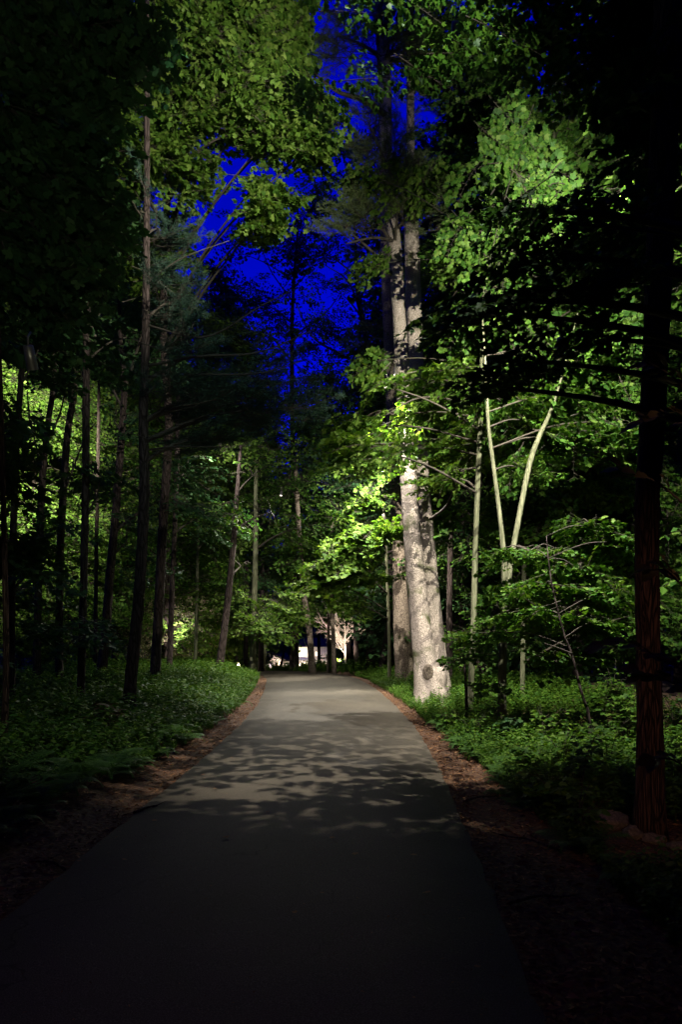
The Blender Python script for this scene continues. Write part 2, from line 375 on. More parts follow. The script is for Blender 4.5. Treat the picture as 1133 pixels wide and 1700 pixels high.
# scale pine needles' width is real, so never scale these up strongly
LAMPS = []      # positions kept free of foliage
def put_sprays(gl, gw, kind, P, D, rng, scale=1.0, roll=0.35):
    P = np.asarray(P); D = np.asarray(D)
    if LAMPS:
        keep = np.ones(len(P), bool)
        for (lp, ld, rr) in LAMPS:
            v = P + unit(D) * 0.6 * scale - lp
            dist = np.linalg.norm(v, axis=1); al = v @ ld
            keep &= (dist > rr) & ~((al > 0) & (dist < rr * 2.2) & (al / (dist + 1e-6) > 0.8))
        P = P[keep]; D = D[keep]
    k = len(P); which = rng.integers(0, len(SP[kind]), k)
    U = np.array([0, 0, 1.0])[None, :] + rng.normal(0, roll, (k, 3))
    B = bases(D, U) * (scale * rng.uniform(0.8, 1.2, k))[:, None, None]
    for j in range(len(SP[kind])):
        s = which == j
        gl.inst(SP[kind][j][0], B[s], P[s]); gw.inst(SP[kind][j][1], B[s], P[s])
def ell(rng, c, r, k):
    v = unit(rng.normal(0, 1, (k, 3))) * (rng.uniform(0, 1, (k, 1)) ** 0.45)
    return c[None, :] + v * np.asarray(r)[None, :]
def tree(name, label, cat, trunk, wid, bark, leafm, blobs=(), kind='maple', group=None, seed=0, base=None, limbs=(), wood='twig', sides=12, flare=1.35, extra_trunks=(), rough=0.02, pitch=-0.15, tscale=1.0, roll=0.35):
    """trunk: [(px,py,d)...] bottom to top; wid: px width per point; blobs: (px,py,d, rx_px, ry_px, rd_m, n)"""
    rng = np.random.default_rng(seed + 1000)
    pts = [W(*p) for p in trunk]; b0 = pts[0].copy(); b0[2] = min(zg(b0[0], b0[1]) - 0.05, b0[2])
    if pts[0][2] - b0[2] > 0.15: pts = [b0] + pts; wid = [wid[0] * 1.05] + list(wid)
    else: pts[0] = b0
    ds = [p[1] for p in pts]
    nn = max(14, int(abs(pts[-1][2] - pts[0][2]) / 0.22))
    C = spline(pts, nn); rad = np.interp(np.linspace(0, len(pts) - 1, nn), range(len(pts)), [w_ * d_ / F / 2 for w_, d_ in zip(wid, ds)])
    h = C[:, 2] - C[0, 2]; rad = rad * (1 + (flare - 1) * np.exp(-h / 0.25))
    root = empty(name, b0, label, cat, group)
    g = G(); tube(g, C, rad, sides, rough, rng)
    for (tp, tw) in extra_trunks:
        q = [W(*p) for p in tp]; n2 = max(10, int(abs(q[-1][2] - q[0][2]) / 0.25)); Cq = spline(q, n2)
        g2 = G(); tube(g2, Cq, np.interp(np.linspace(0, len(q) - 1, n2), range(len(q)), [w_ * p[1] / F / 2 for w_, p in zip(tw, q)]), sides, rough, rng)
        link('trunk', g2.mesh('trunk', b0, True), M[bark], root)
    link('trunk', g.mesh('trunk', b0, True), M[bark], root)
    gl = G(); gw = G()
    for (lp, lw) in limbs:
        q = [W(*p) for p in lp]; Cq = spline(q, 14)
        tube(gw, Cq, np.interp(np.linspace(0, 1, 14), [0, 1], [lw[0] * q[0][1] / F / 2, lw[1] * q[-1][1] / F / 2]), 6, 0.05, rng)
    for bl in blobs:
        px, py, d, rx, ry, rd, k = bl[:7]; kd = bl[7] if len(bl) > 7 else kind
        c = W(px, py, d); r = (rx * d / F, rd, ry * d / F)
        hh = c[2] - 0.5 * abs(c[0] - b0[0]) * 0.6 - r[2] * 0.3
        i = int(np.argmin(np.abs(C[:, 2] - hh))); s = C[i]
        mid = (s + c) / 2 + np.array([0, 0, 0.05 * np.linalg.norm(c - s)])
        if np.linalg.norm(c - s) > 0.3:
            rl = min(rad[i] * 0.5, 0.045 + 0.004 * k * 0.2)
            tube(gw, spline([s, mid, c], 10), np.linspace(rl, 0.012, 10), 5, 0.05, rng)
        P = ell(rng, c, r, k)
        Dh = P - s[None, :]; Dh[:, 2] = 0
        D = unit(Dh) + rng.normal(0, 0.45, (k, 3)); D[:, 2] = pitch + rng.normal(0, 0.2, k)
        put_sprays(gl, gw, kd, P - unit(D) * 0.5 * tscale, D, rng, tscale, roll)
        for p in P[::3]:
            q = (p + c) / 2; q[2] += 0.1
            tube(gw, spline([c, q, p], 5), np.linspace(0.016, 0.006, 5), 3, cap=False)
    if gw.n: link('branches', gw.mesh('branches', b0, True), M[wood], root)
    if gl.n: link('crown', gl.mesh('crown', b0), M[leafm], root)
    return root
# ------------------------------------------------------------------ lamps: two plain on the twin pine, others hidden, some added as fill
def lamp(pos, target, watts, cone, label, col=(1, 0.95, 0.86), blend=0.5, size=0.03, clear=1.0, group=None, mount=None, cat='spotlight'):
    pos = np.asarray(pos, float); target = np.asarray(target, float)
    D = unit(target - pos); LAMPS.append((pos, D, clear))
    root = empty('tree_or_added_spotlight' if cat == 'spotlight' else 'garden_uplight', pos, label, cat, group)  # one name for real tree spotlights and added fill lights
    root.rotation_euler = Vector(D).to_track_quat('-Z', 'Y').to_euler()
    g = G(); z = np.array([0.18, 0.175, 0.05, 0.0, -0.03]); r_ = np.array([0.02, 0.045, 0.05, 0.052, 0.054])
    tube(g, np.stack([0 * z, 0 * z, z], -1), r_, 16, cap=False)
    g.add(np.array([(0.044 * math.cos(a), 0.044 * math.sin(a), 0.175) for a in np.linspace(0, 2 * math.pi, 12, endpoint=False)]), np.arange(12), np.array([12]))
    link('housing', g.mesh('housing', smooth=True), M['metal'], root)
    g = G(); g.add(np.array([(0.047 * math.cos(a), 0.047 * math.sin(a), 0.0) for a in np.linspace(0, 2 * math.pi, 16, endpoint=False)]), np.arange(16)[::-1].copy(), np.array([16]))
    link('lens', g.mesh('lens'), M['lens' if 'twin pine' in label and 'lit' in label.split('twin')[0] else 'lens_dim'], root)
    g = G(); tube(g, [(0, 0, 0.17), (0, 0.04, 0.24), (0, 0.14, 0.26)], 0.01, 8); link('bracket', g.mesh('bracket', smooth=True), M['metal'], root)
    ld = bpy.data.lights.new('beam', 'SPOT'); ld.energy = watts; ld.spot_size = R(cone); ld.spot_blend = blend; ld.color = col
    ld.shadow_soft_size = size
    lo = bpy.data.objects.new('beam', ld); COL.objects.link(lo); lo.parent = root; lo.location = (0, 0, -0.045)
    return root
P1 = W(657, 622, 15.9); P1b = W(642, 641, 15.8)
lamp(P1, (0.8, 14.8, 0.3), 3800, 80, 'small lit spotlight on the side of the twin pine, the upper of its two', blend=0.6, clear=0.7, size=0.03)
lamp(P1b, (-0.4, 13.2, 0.2), 500, 46, 'small lit spotlight hanging just left of the twin pine trunk, the lower of the two', blend=0.7, clear=0.7, size=0.03)
lamp((1.5, 9.0, 9.8), (2.1, 16.5, 2.4), 3600, 52, 'spotlight high above the drive aimed at the twin pine', blend=0.8, col=(1, 0.93, 0.82), clear=1.3)
lamp((3.3, 8.4, 8.2), (4.6, 14.5, 6.6), 6500, 110, 'spotlight high above the right wood', blend=0.8, col=(1, 0.97, 0.80), clear=1.4)
lamp((3.0, 8.8, 8.6), (5.6, 14.5, 12.4), 2300, 70, 'added spotlight turned up to brighten the high crowns on the right', blend=0.8, col=(1, 0.98, 0.82), clear=2.0)  # added because the upper right leaves stayed too dark
lamp((1.25, 19.8, 5.6), (2.05, 22.5, 2.6), 420, 100, 'low added fill light brightening the thick brown pine trunk', blend=0.8, col=(1, 0.9, 0.78), clear=0.7)  # extra source put in to brighten this trunk
lamp((0.7, 17.4, 7.4), (0.8, 21.2, 3.2), 5600, 100, 'added fill light behind the twin pine above the tiered boughs', blend=0.8, col=(1, 0.93, 0.8), clear=0.8)  # added, hidden among leaves, to brighten the boughs
lamp((0.2, 7.8, 9.6), (-3.6, 13.6, 11.6), 4400, 80, 'spotlight aimed up into the yellow green maple crown', blend=0.8, col=(1, 0.96, 0.80))
lamp((2.7, 8.4, 5.4), (3.5, 11.6, 1.5), 2100, 108, 'spotlight above the right hand understory', blend=0.8, clear=1.2)
lamp((-8.2, 19.5, 9.0), (-14.5, 26.0, 8.0), 10500, 110, 'spotlight among the left trunks aimed at the wood behind', blend=0.8, col=(1, 0.97, 0.75))
lamp((-4.0, 22.5, 8.5), (-6.5, 33, 5.5), 600, 115, 'spotlight above the left bank near the crest', blend=0.8)
lamp((-2.2, 25.0, 7.5), (-3.0, 21.5, 0.4), 2200, 105, 'spotlight over the crest of the drive', blend=0.8, col=(1, 0.95, 0.82), clear=2.0)
lamp((1.4, 25.0, 8.5), (0.5, 36, 4.0), 2300, 115, 'spotlight beyond the twin pine aimed at the far trees', blend=0.8)
lamp((-6.9, 28.0, 3.2), (-6.8, 31, 1.8), 700, 110, 'low spotlight beside the pink tinged bush', blend=0.9, col=(1, 0.9, 0.82), clear=0.5)
lamp((-2.9, 6.4, 4.4), (-3.2, 9.5, 0.2), 110, 84, 'dim added fill light above the fern bank', blend=1.0, col=(0.9, 1, 0.8), clear=0.8)  # fill added to lift the near left ferns
lamp((0.9, 3.4, 10.6), (0.15, 9.0, 0.3), 8800, 36, 'added light above the frame casting leaf dapples on the drive', blend=1.0, size=.02, col=(1, 0.92, 0.8), clear=.5)  # invented source, paired with the unseen leaf sprays that break its beam
lamp((0.35, 0.3, 5.8), (-0.15, 4.5, 0.1), 16, 20, 'spotlight in the tree behind the viewer', blend=1.0, col=(1, 0.85, 0.72), clear=0.3)
lamp((-0.9, 6.6, 8.6), (-3.0, 12.6, 6.4), 330, 66, 'dim added fill light over the drive for the long dark pine boughs', blend=1.0, col=(0.75, 1, 0.9), clear=0.8)  # fill added so the black conifer mass shows faint green
lamp((-0.4, 0.1, 2.9), (-3.0, 7.5, 7.8), 240, 62, 'dim unseen fill light added for the top left leaves', blend=1.0, col=(0.95, 1, 0.8), clear=0.3)  # out-of-view fill added for faint detail in the corner
lamp((1.2, 0.2, 3.3), (2.7, 5.8, 1.2), 150, 38, 'dim warm fill light added above the viewer, aimed right', blend=1.0, col=(1, 0.55, 0.34), clear=0.3)  # out-of-view fill added to warm the right foreground
lamp((-0.8, 0.1, 3.4), (-1.2, 3.4, 0.0), 12, 110, 'dim warm fill light added above the viewer, aimed left', blend=1.0, col=(1, 0.13, 0.09), clear=0.3)  # out-of-view fill added for a red tint on the near road
# ================================================================== THE TWIN PINE AND ITS NEIGHBOUR
B_ = 'blobs'
twin = tree('pine_tree', 'tall floodlit twin pine with two pale trunks leaning left beside the drive', 'pine tree',
    [(717, 1158, 16.3), (706, 1100, 16.4), (698, 1030, 16.5), (692, 970, 16.5), (683, 860, 16.5), (676, 750, 16.5), (669, 625, 16.5), (663, 525, 16.5), (655, 400, 16.5), (643, 300, 16.5), (641, 200, 16.5), (634, 0, 16.5), (628, -200, 16.5)],
    [58, 38, 35, 32, 29, 27, 25, 22, 22, 20, 20, 24, 18], 'mossbark', 'needle', kind='pine', seed=1, sides=26, rough=0.022, flare=1.3,
    extra_trunks=[([(734, 1150, 16.9), (727, 1090, 17), (716, 980, 17), (706, 860, 17), (698, 750, 17), (693, 625, 17), (688, 525, 17), (684, 400, 17), (683, 300, 17.2), (682, 200, 17.3), (682, 0, 17.3)], [34, 30, 28, 26, 24, 22, 26, 26, 16, 13, 12])],
    blobs=[(575, 380, 15.8, 42, 24, 0.6, 16), (610, 350, 15.9, 25, 20, 0.5, 10), (615, 210, 16.0, 24, 45, 0.8, 14), (655, 280, 15.9, 40, 60, 0.8, 20), (660, 355, 15.8, 25, 25, 0.4, 9),
           (700, 330, 16.4, 45, 45, 0.8, 22), (640, 100, 16.4, 70, 80, 1.0, 48), (720, 120, 17.5, 50, 90, 1.0, 26), (560, 60, 17, 40, 60, 1.0, 18), (735, 350, 17, 40, 40, 0.6, 12)],
    limbs=[([(640, 190, 16.4), (600, 165, 15.5), (560, 152, 15), (520, 120, 15)], (10, 3)), ([(655, 400, 16.4), (620, 395, 15.9), (575, 405, 15.7)], (6, 2)), ([(652, 385, 16.4), (700, 340, 16), (740, 325, 15.8)], (5, 2)),
           ([(715, 862, 16.4), (742, 840, 16.0), (752, 812, 15.8), (758, 795, 15.8)], (5, 2))], tscale=0.95, pitch=0.05)
# burl and bark bulge at the foot
def burl(px, py, d, rx, ry, name, parent, hollow):
    c = W(px, py, d); g = G(); n1_, n2_ = 18, 12; V = []
    for i in range(n2_):
        t = i / (n2_ - 1) * math.pi * 0.5
        for j in range(n1_):
            a = j / n1_ * 2 * math.pi; rr = math.cos(t); dep = math.sin(t) * 0.13
            if hollow: dep = 0.055 * math.exp(-((rr - 0.68) / 0.3) ** 2) + 0.03 * (1 - rr)
            V.append((rx * d / F * rr * math.cos(a), -dep, ry * d / F * rr * math.sin(a)))
    V = np.array(V) + c; i = np.arange(n2_ - 1)[:, None] * n1_; j = np.arange(n1_)[None, :]
    Q = np.stack([i + j, i + (j + 1) % n1_, i + n1_ + (j + 1) % n1_, i + n1_ + j], -1).reshape(-1, 4)
    g.add(V, Q.ravel(), np.full(len(Q), 4))
    return link(name, g.mesh(name, parent.location, True), M['brownbark'] if hollow else M['mossbark'], parent)
burl(711, 1116, 16.04, 9, 14, 'burl', twin, True)
burl(730, 1128, 16.15, 14, 22, 'burl', twin, False)
tree('pine_tree', 'thick brown pine trunk standing just behind and left of the twin pine', 'pine tree',
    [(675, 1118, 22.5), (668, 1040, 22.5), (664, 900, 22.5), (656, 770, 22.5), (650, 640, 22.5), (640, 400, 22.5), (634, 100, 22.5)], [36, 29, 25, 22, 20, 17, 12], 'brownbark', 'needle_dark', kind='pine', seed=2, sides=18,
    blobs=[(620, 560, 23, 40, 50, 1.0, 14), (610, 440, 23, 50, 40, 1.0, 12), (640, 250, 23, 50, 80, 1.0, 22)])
tree('leaning_tree', 'black trunk leaning right, directly left of the thick brown pine trunk', 'tree',
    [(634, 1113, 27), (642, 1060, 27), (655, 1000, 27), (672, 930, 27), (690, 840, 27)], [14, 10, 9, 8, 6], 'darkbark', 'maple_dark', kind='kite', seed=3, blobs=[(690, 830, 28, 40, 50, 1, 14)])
tree('forked_tree', 'dark forked tree with bare twisting limbs against the blue sky left of the twin pine', 'tree',
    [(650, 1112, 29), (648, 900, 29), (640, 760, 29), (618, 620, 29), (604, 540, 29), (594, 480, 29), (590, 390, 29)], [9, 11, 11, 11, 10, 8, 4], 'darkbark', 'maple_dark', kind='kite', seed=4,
    limbs=[([(618, 620, 29), (570, 590, 29), (520, 560, 29), (490, 500, 29)], (5, 2)), ([(640, 720, 29), (640, 600, 29), (637, 500, 29)], (8, 4)), ([(604, 540, 29), (580, 470, 29), (540, 440, 29)], (4, 1.5)), ([(596, 500, 29), (620, 450, 29), (625, 400, 29)], (4, 1.5))],
    blobs=[(570, 490, 29, 60, 50, 1.5, 8), (600, 570, 29, 50, 50, 1.5, 10), (560, 660, 29, 70, 40, 1.5, 40), (590, 730, 30, 60, 50, 1.5, 50), (600, 820, 30, 60, 50, 1.5, 50), (540, 720, 31, 50, 50, 1.5, 40), (605, 330, 29, 35, 60, 1.2, 22), (545, 330, 29, 50, 50, 1.2, 22), (520, 410, 29, 60, 40, 1.2, 22), (560, 200, 29, 40, 50, 1.2, 14), (595, 250, 30, 30, 50, 1.2, 10)])
# ================================================================== LIT MAPLE BOUGHS ROUND THE TWIN PINE
def sap(label, trunk, wid, blobs, bark='palebark', leafm='maple', seed=0, limbs=(), kind='maple', name='maple_sapling', cat='sapling', **k):
    return tree(name, label, cat, trunk, wid, bark, leafm, blobs, kind, None, seed, limbs=limbs, sides=10, flare=1.25, **k)
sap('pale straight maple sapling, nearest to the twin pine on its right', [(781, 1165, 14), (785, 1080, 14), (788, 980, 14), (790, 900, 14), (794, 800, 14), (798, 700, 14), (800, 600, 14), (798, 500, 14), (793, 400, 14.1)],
    [11, 10, 10, 9, 9, 8, 6, 4, 1.5], [(720, 672, 15.2, 60, 12, 0.3, 10), (655, 690, 15.0, 60, 12, 0.4, 13), (610, 705, 14.8, 40, 12, .4, 9), (620, 745, 13.0, 55, 22, 0.6, 11), (640, 640, 13.4, 36, 12, .5, 3), (760, 640, 14.5, 60, 40, 0.8, 20), (780, 740, 14.9, 60, 40, 0.6, 14),
        (765, 430, 14.6, 40, 35, 0.6, 14), (690, 300, 15.4, 30, 36, 0.4, 8), (620, 440, 15.4, 18, 30, 0.3, 4), (785, 560, 14.8, 40, 40, 0.6, 14), (615, 600, 15, 20, 14, 0.3, 4), (750, 788, 14.6, 30, 12, 0.3, 6), (620, 292, 15.2, 40, 14, 0.5, 7), (690, 745, 15.0, 60, 14, .4, 5)],
    leafm='maple_yellow', seed=10, limbs=[([(789, 810, 14), (778, 800, 14), (765, 795, 14)], (5, 2)), ([(797, 690, 14), (780, 670, 14.1), (700, 660, 14.3), (640, 690, 14.3)], (5, 2))])
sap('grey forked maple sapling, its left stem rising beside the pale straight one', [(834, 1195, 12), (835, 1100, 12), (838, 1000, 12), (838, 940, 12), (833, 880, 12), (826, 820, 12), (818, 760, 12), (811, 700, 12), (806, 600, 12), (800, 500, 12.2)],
    [15, 14, 12, 10, 8, 7, 7, 6, 4, 1.5], [(860, 640, 13, 70, 45, 0.8, 28), (920, 600, 13.2, 60, 50, 0.8, 26), (880, 700, 13.2, 60, 40, 0.7, 20), (960, 660, 13.4, 60, 50, 0.8, 26), (930, 730, 13.4, 70, 40, 0.7, 26), (870, 780, 13.2, 50, 30, 0.7, 10), (850, 500, 13.2, 90, 50, 0.8, 26),
        (830, 400, 13.5, 80, 50, 0.9, 22), (860, 260, 13.5, 80, 60, 0.9, 30), (900, 320, 13, 70, 40, 0.8, 18), (1000, 580, 13.4, 60, 50, 0.7, 24), (1020, 700, 13.6, 50, 60, 0.7, 26)],
    seed=11, extra_trunks=[([(841, 1010, 12), (848, 940, 12.1), (862, 860, 12.2), (880, 770, 12.3), (897, 722, 12.4), (913, 688, 12.5), (935, 620, 12.6), (960, 520, 12.8)], [9, 9, 9, 9, 8, 6, 3, 1.5])])
sap('thin maple behind the forked sapling with crown reaching the top right', [(868, 1150, 17), (872, 900, 17), (884, 700, 17), (905, 500, 17), (920, 250, 17), (930, -50, 17)], [8, 8, 7, 6, 5, 3],
    [(790, 200, 16.5, 80, 60, 1, 36), (760, 290, 16.5, 60, 36, 1, 20), (720, 60, 17, 60, 60, 1, 26), (930, 210, 17, 80, 50, 1, 44), (860, 330, 17, 80, 50, 1, 34), (980, 280, 17, 60, 70, 1, 34), (930, 420, 17.5, 90, 60, 1, 34), (820, 170, 17, 70, 70, 1, 34), (780, 80, 17.5, 70, 60, 1, 26), (990, 500, 17.5, 70, 60, 1, 40), (960, 780, 17.5, 80, 60, 1, 44), (860, 850, 17, 60, 60, 1, 34),
     (1080, 620, 18, 60, 100, 1, 40), (1110, 870, 18, 50, 100, 1, 40), (740, 720, 18, 40, 60, 0.8, 24), (960, 130, 17, 60, 60, 1, 16), (730, 860, 18, 30, 50, 0.8, 18), (1090, 1010, 17, 50, 60, 1, 24)], seed=12)
sap('young maple with tiered lit boughs left of the thick brown pine trunk', [(647, 1114, 21.6), (646, 1040, 21.6), (643, 960, 21.6), (640, 880, 21.4), (634, 800, 21.2)], [6, 5, 5, 4, 2],
    [(628, 882, 19.0, 42, 9, 0.6, 22), (590, 905, 19.1, 50, 9, 0.7, 24), (560, 935, 19.2, 50, 9, 0.7, 24), (530, 965, 19.4, 40, 10, 0.8, 20), (600, 955, 19.8, 50, 10, 0.8, 16), (575, 1000, 20, 40, 10, .8, 12), (610, 775, 20.2, 50, 14, 0.8, 14), (640, 745, 20, 40, 12, .6, 8), (625, 830, 20, 36, 9, .6, 8)], leafm='maple_yellow', seed=13)
sap('slim understory maple with tiered leaves in front of the dark right wood', [(982, 1240, 9.5), (978, 1185, 9.5), (966, 1150, 9.5), (950, 1085, 9.5), (936, 1050, 9.5), (915, 960, 9.5), (908, 890, 9.5)], [6, 5, 5, 4, 3.5, 2.5, 1],
    [(900, 1020, 10.5, 80, 8, 0.8, 10), (905, 975, 10.5, 80, 7, 0.8, 9), (960, 945, 10.4, 70, 8, 0.7, 10), (1000, 1030, 10.2, 50, 9, 0.6, 9), (880, 915, 10.8, 70, 7, 0.7, 10), (825, 1050, 11, 50, 5, 0.5, 4), (940, 1085, 10.4, 70, 7, 0.5, 8), (1030, 900, 10.5, 50, 10, 0.6, 9), (985, 875, 10.6, 40, 8, 0.6, 6), (1020, 985, 10.3, 50, 8, .6, 8)],
    bark='darkbark', seed=14, kind='maple', tscale=.8, roll=.15, limbs=[([(950, 1085, 9.5), (925, 1075, 9.4), (905, 1068, 9.3)], (4, 1.5))])
sap('thin young tree with broad drooping leaves beside the forked sapling', [(775, 1160, 12.6), (772, 1110, 12.6), (765, 1075, 12.6)], [5, 4, 3],
    [(765, 1090, 12.3, 24, 6, 0.3, 3), (808, 1085, 12.2, 30, 5, 0.4, 3), (800, 1135, 12, 30, 5, 0.3, 2)], roll=.15, tscale=.7, seed=15, bark='darkbark')
# ================================================================== NEAR RIGHT: PINE, BLACK BOUGHS, BROWN LEAVES
tree('pine_tree', 'reddish dark pine trunk standing near at the right edge', 'pine tree',
    [(1079, 1378, 5.8), (1080, 1250, 5.8), (1078, 1100, 5.8), (1075, 950, 5.8), (1076, 820, 5.8), (1084, 700, 5.8), (1090, 550, 5.8), (1098, 350, 5.8), (1108, 100, 5.8), (1114, -200, 5.8)], [46, 42, 38, 38, 38, 40, 40, 42, 44, 44], 'redbark', 'maple_dark', seed=20, sides=26, flare=1.3, rough=0.03)
NEARB = [(840, 345, 5.2, 80, 16, 0.3, 4), (960, 350, 5.3, 110, 40, 0.4, 8), (880, 425, 5.4, 130, 30, 0.4, 6), (780, 500, 5.6, 60, 18, 0.3, 3), (860, 520, 5.4, 100, 26, 0.3, 5), (1020, 450, 5.2, 70, 60, 0.4, 8),
         (900, 600, 5.6, 90, 24, 0.3, 4), (820, 640, 5.6, 40, 40, 0.3, 3), (1000, 560, 5.4, 60, 40, 0.4, 4)]
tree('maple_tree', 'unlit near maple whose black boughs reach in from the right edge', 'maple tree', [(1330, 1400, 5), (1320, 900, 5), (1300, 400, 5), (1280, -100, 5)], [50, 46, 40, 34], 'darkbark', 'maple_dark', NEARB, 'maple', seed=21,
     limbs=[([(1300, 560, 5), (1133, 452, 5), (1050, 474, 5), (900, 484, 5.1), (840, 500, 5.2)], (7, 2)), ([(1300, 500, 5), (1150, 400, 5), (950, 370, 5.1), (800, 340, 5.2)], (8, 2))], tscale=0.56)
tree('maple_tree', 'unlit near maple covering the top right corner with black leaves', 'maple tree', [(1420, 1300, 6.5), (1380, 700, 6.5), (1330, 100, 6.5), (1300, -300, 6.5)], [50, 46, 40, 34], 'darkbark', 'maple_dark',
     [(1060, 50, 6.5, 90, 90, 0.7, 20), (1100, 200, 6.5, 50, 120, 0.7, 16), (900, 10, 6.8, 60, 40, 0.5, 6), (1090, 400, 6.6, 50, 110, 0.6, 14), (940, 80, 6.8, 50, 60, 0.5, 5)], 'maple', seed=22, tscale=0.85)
def dapple_screen():  # unseen leaf sprays laid out along the beam to cast dapples
    r = np.random.default_rng(15); b0 = np.array([-3.4, 3.0, float(zg(-3.4, 3.0)) - .05]); root = empty('maple_tree', b0, 'unseen maple added outside the frame to dapple the light on the drive', 'maple tree'); g = G(); gl = G(); gw = G()
    C = spline([b0, b0 + [.1, 0, 5], b0 + [0, .1, 12]], 40); tube(g, C, np.linspace(.17, .05, 40), 12, .02, r); link('trunk', g.mesh('trunk', b0, True), M['darkbark'], root)
    P = []; DK = 'maple'
    for k in range(DAPPLE):
        z = r.uniform(7.0, 7.6); f = (10.6 - z) / 10.3; tx, ty = -3.3 + 0.98 * (k % 7) + r.uniform(-.45, .45), 5.3 + 1.12 * (k // 7) + r.uniform(-.5, .5)
        P.append([.9 + (tx - .9) * f, 3.4 + (ty - 3.4) * f, z])
    P = np.array(P); D = np.stack([np.ones(len(P)), r.normal(.2, .5, len(P)), r.normal(-.1, .15, len(P))], -1)
    put_sprays(gl, gw, 'maple', P - unit(D) * .25, D, r, .56, .12)
    for k in range(3): tube(gw, spline([C[24 + k * 2], (C[24] + P[k]) / 2 + [0, 0, .3], P[k]], 8), np.linspace(.03, .008, 8), 5)
    link('branches', gw.mesh('branches', b0, True), M['twig'], root); link('crown', gl.mesh('crown', b0), M['maple_dark'], root)
DAPPLE = 48
dapple_screen()
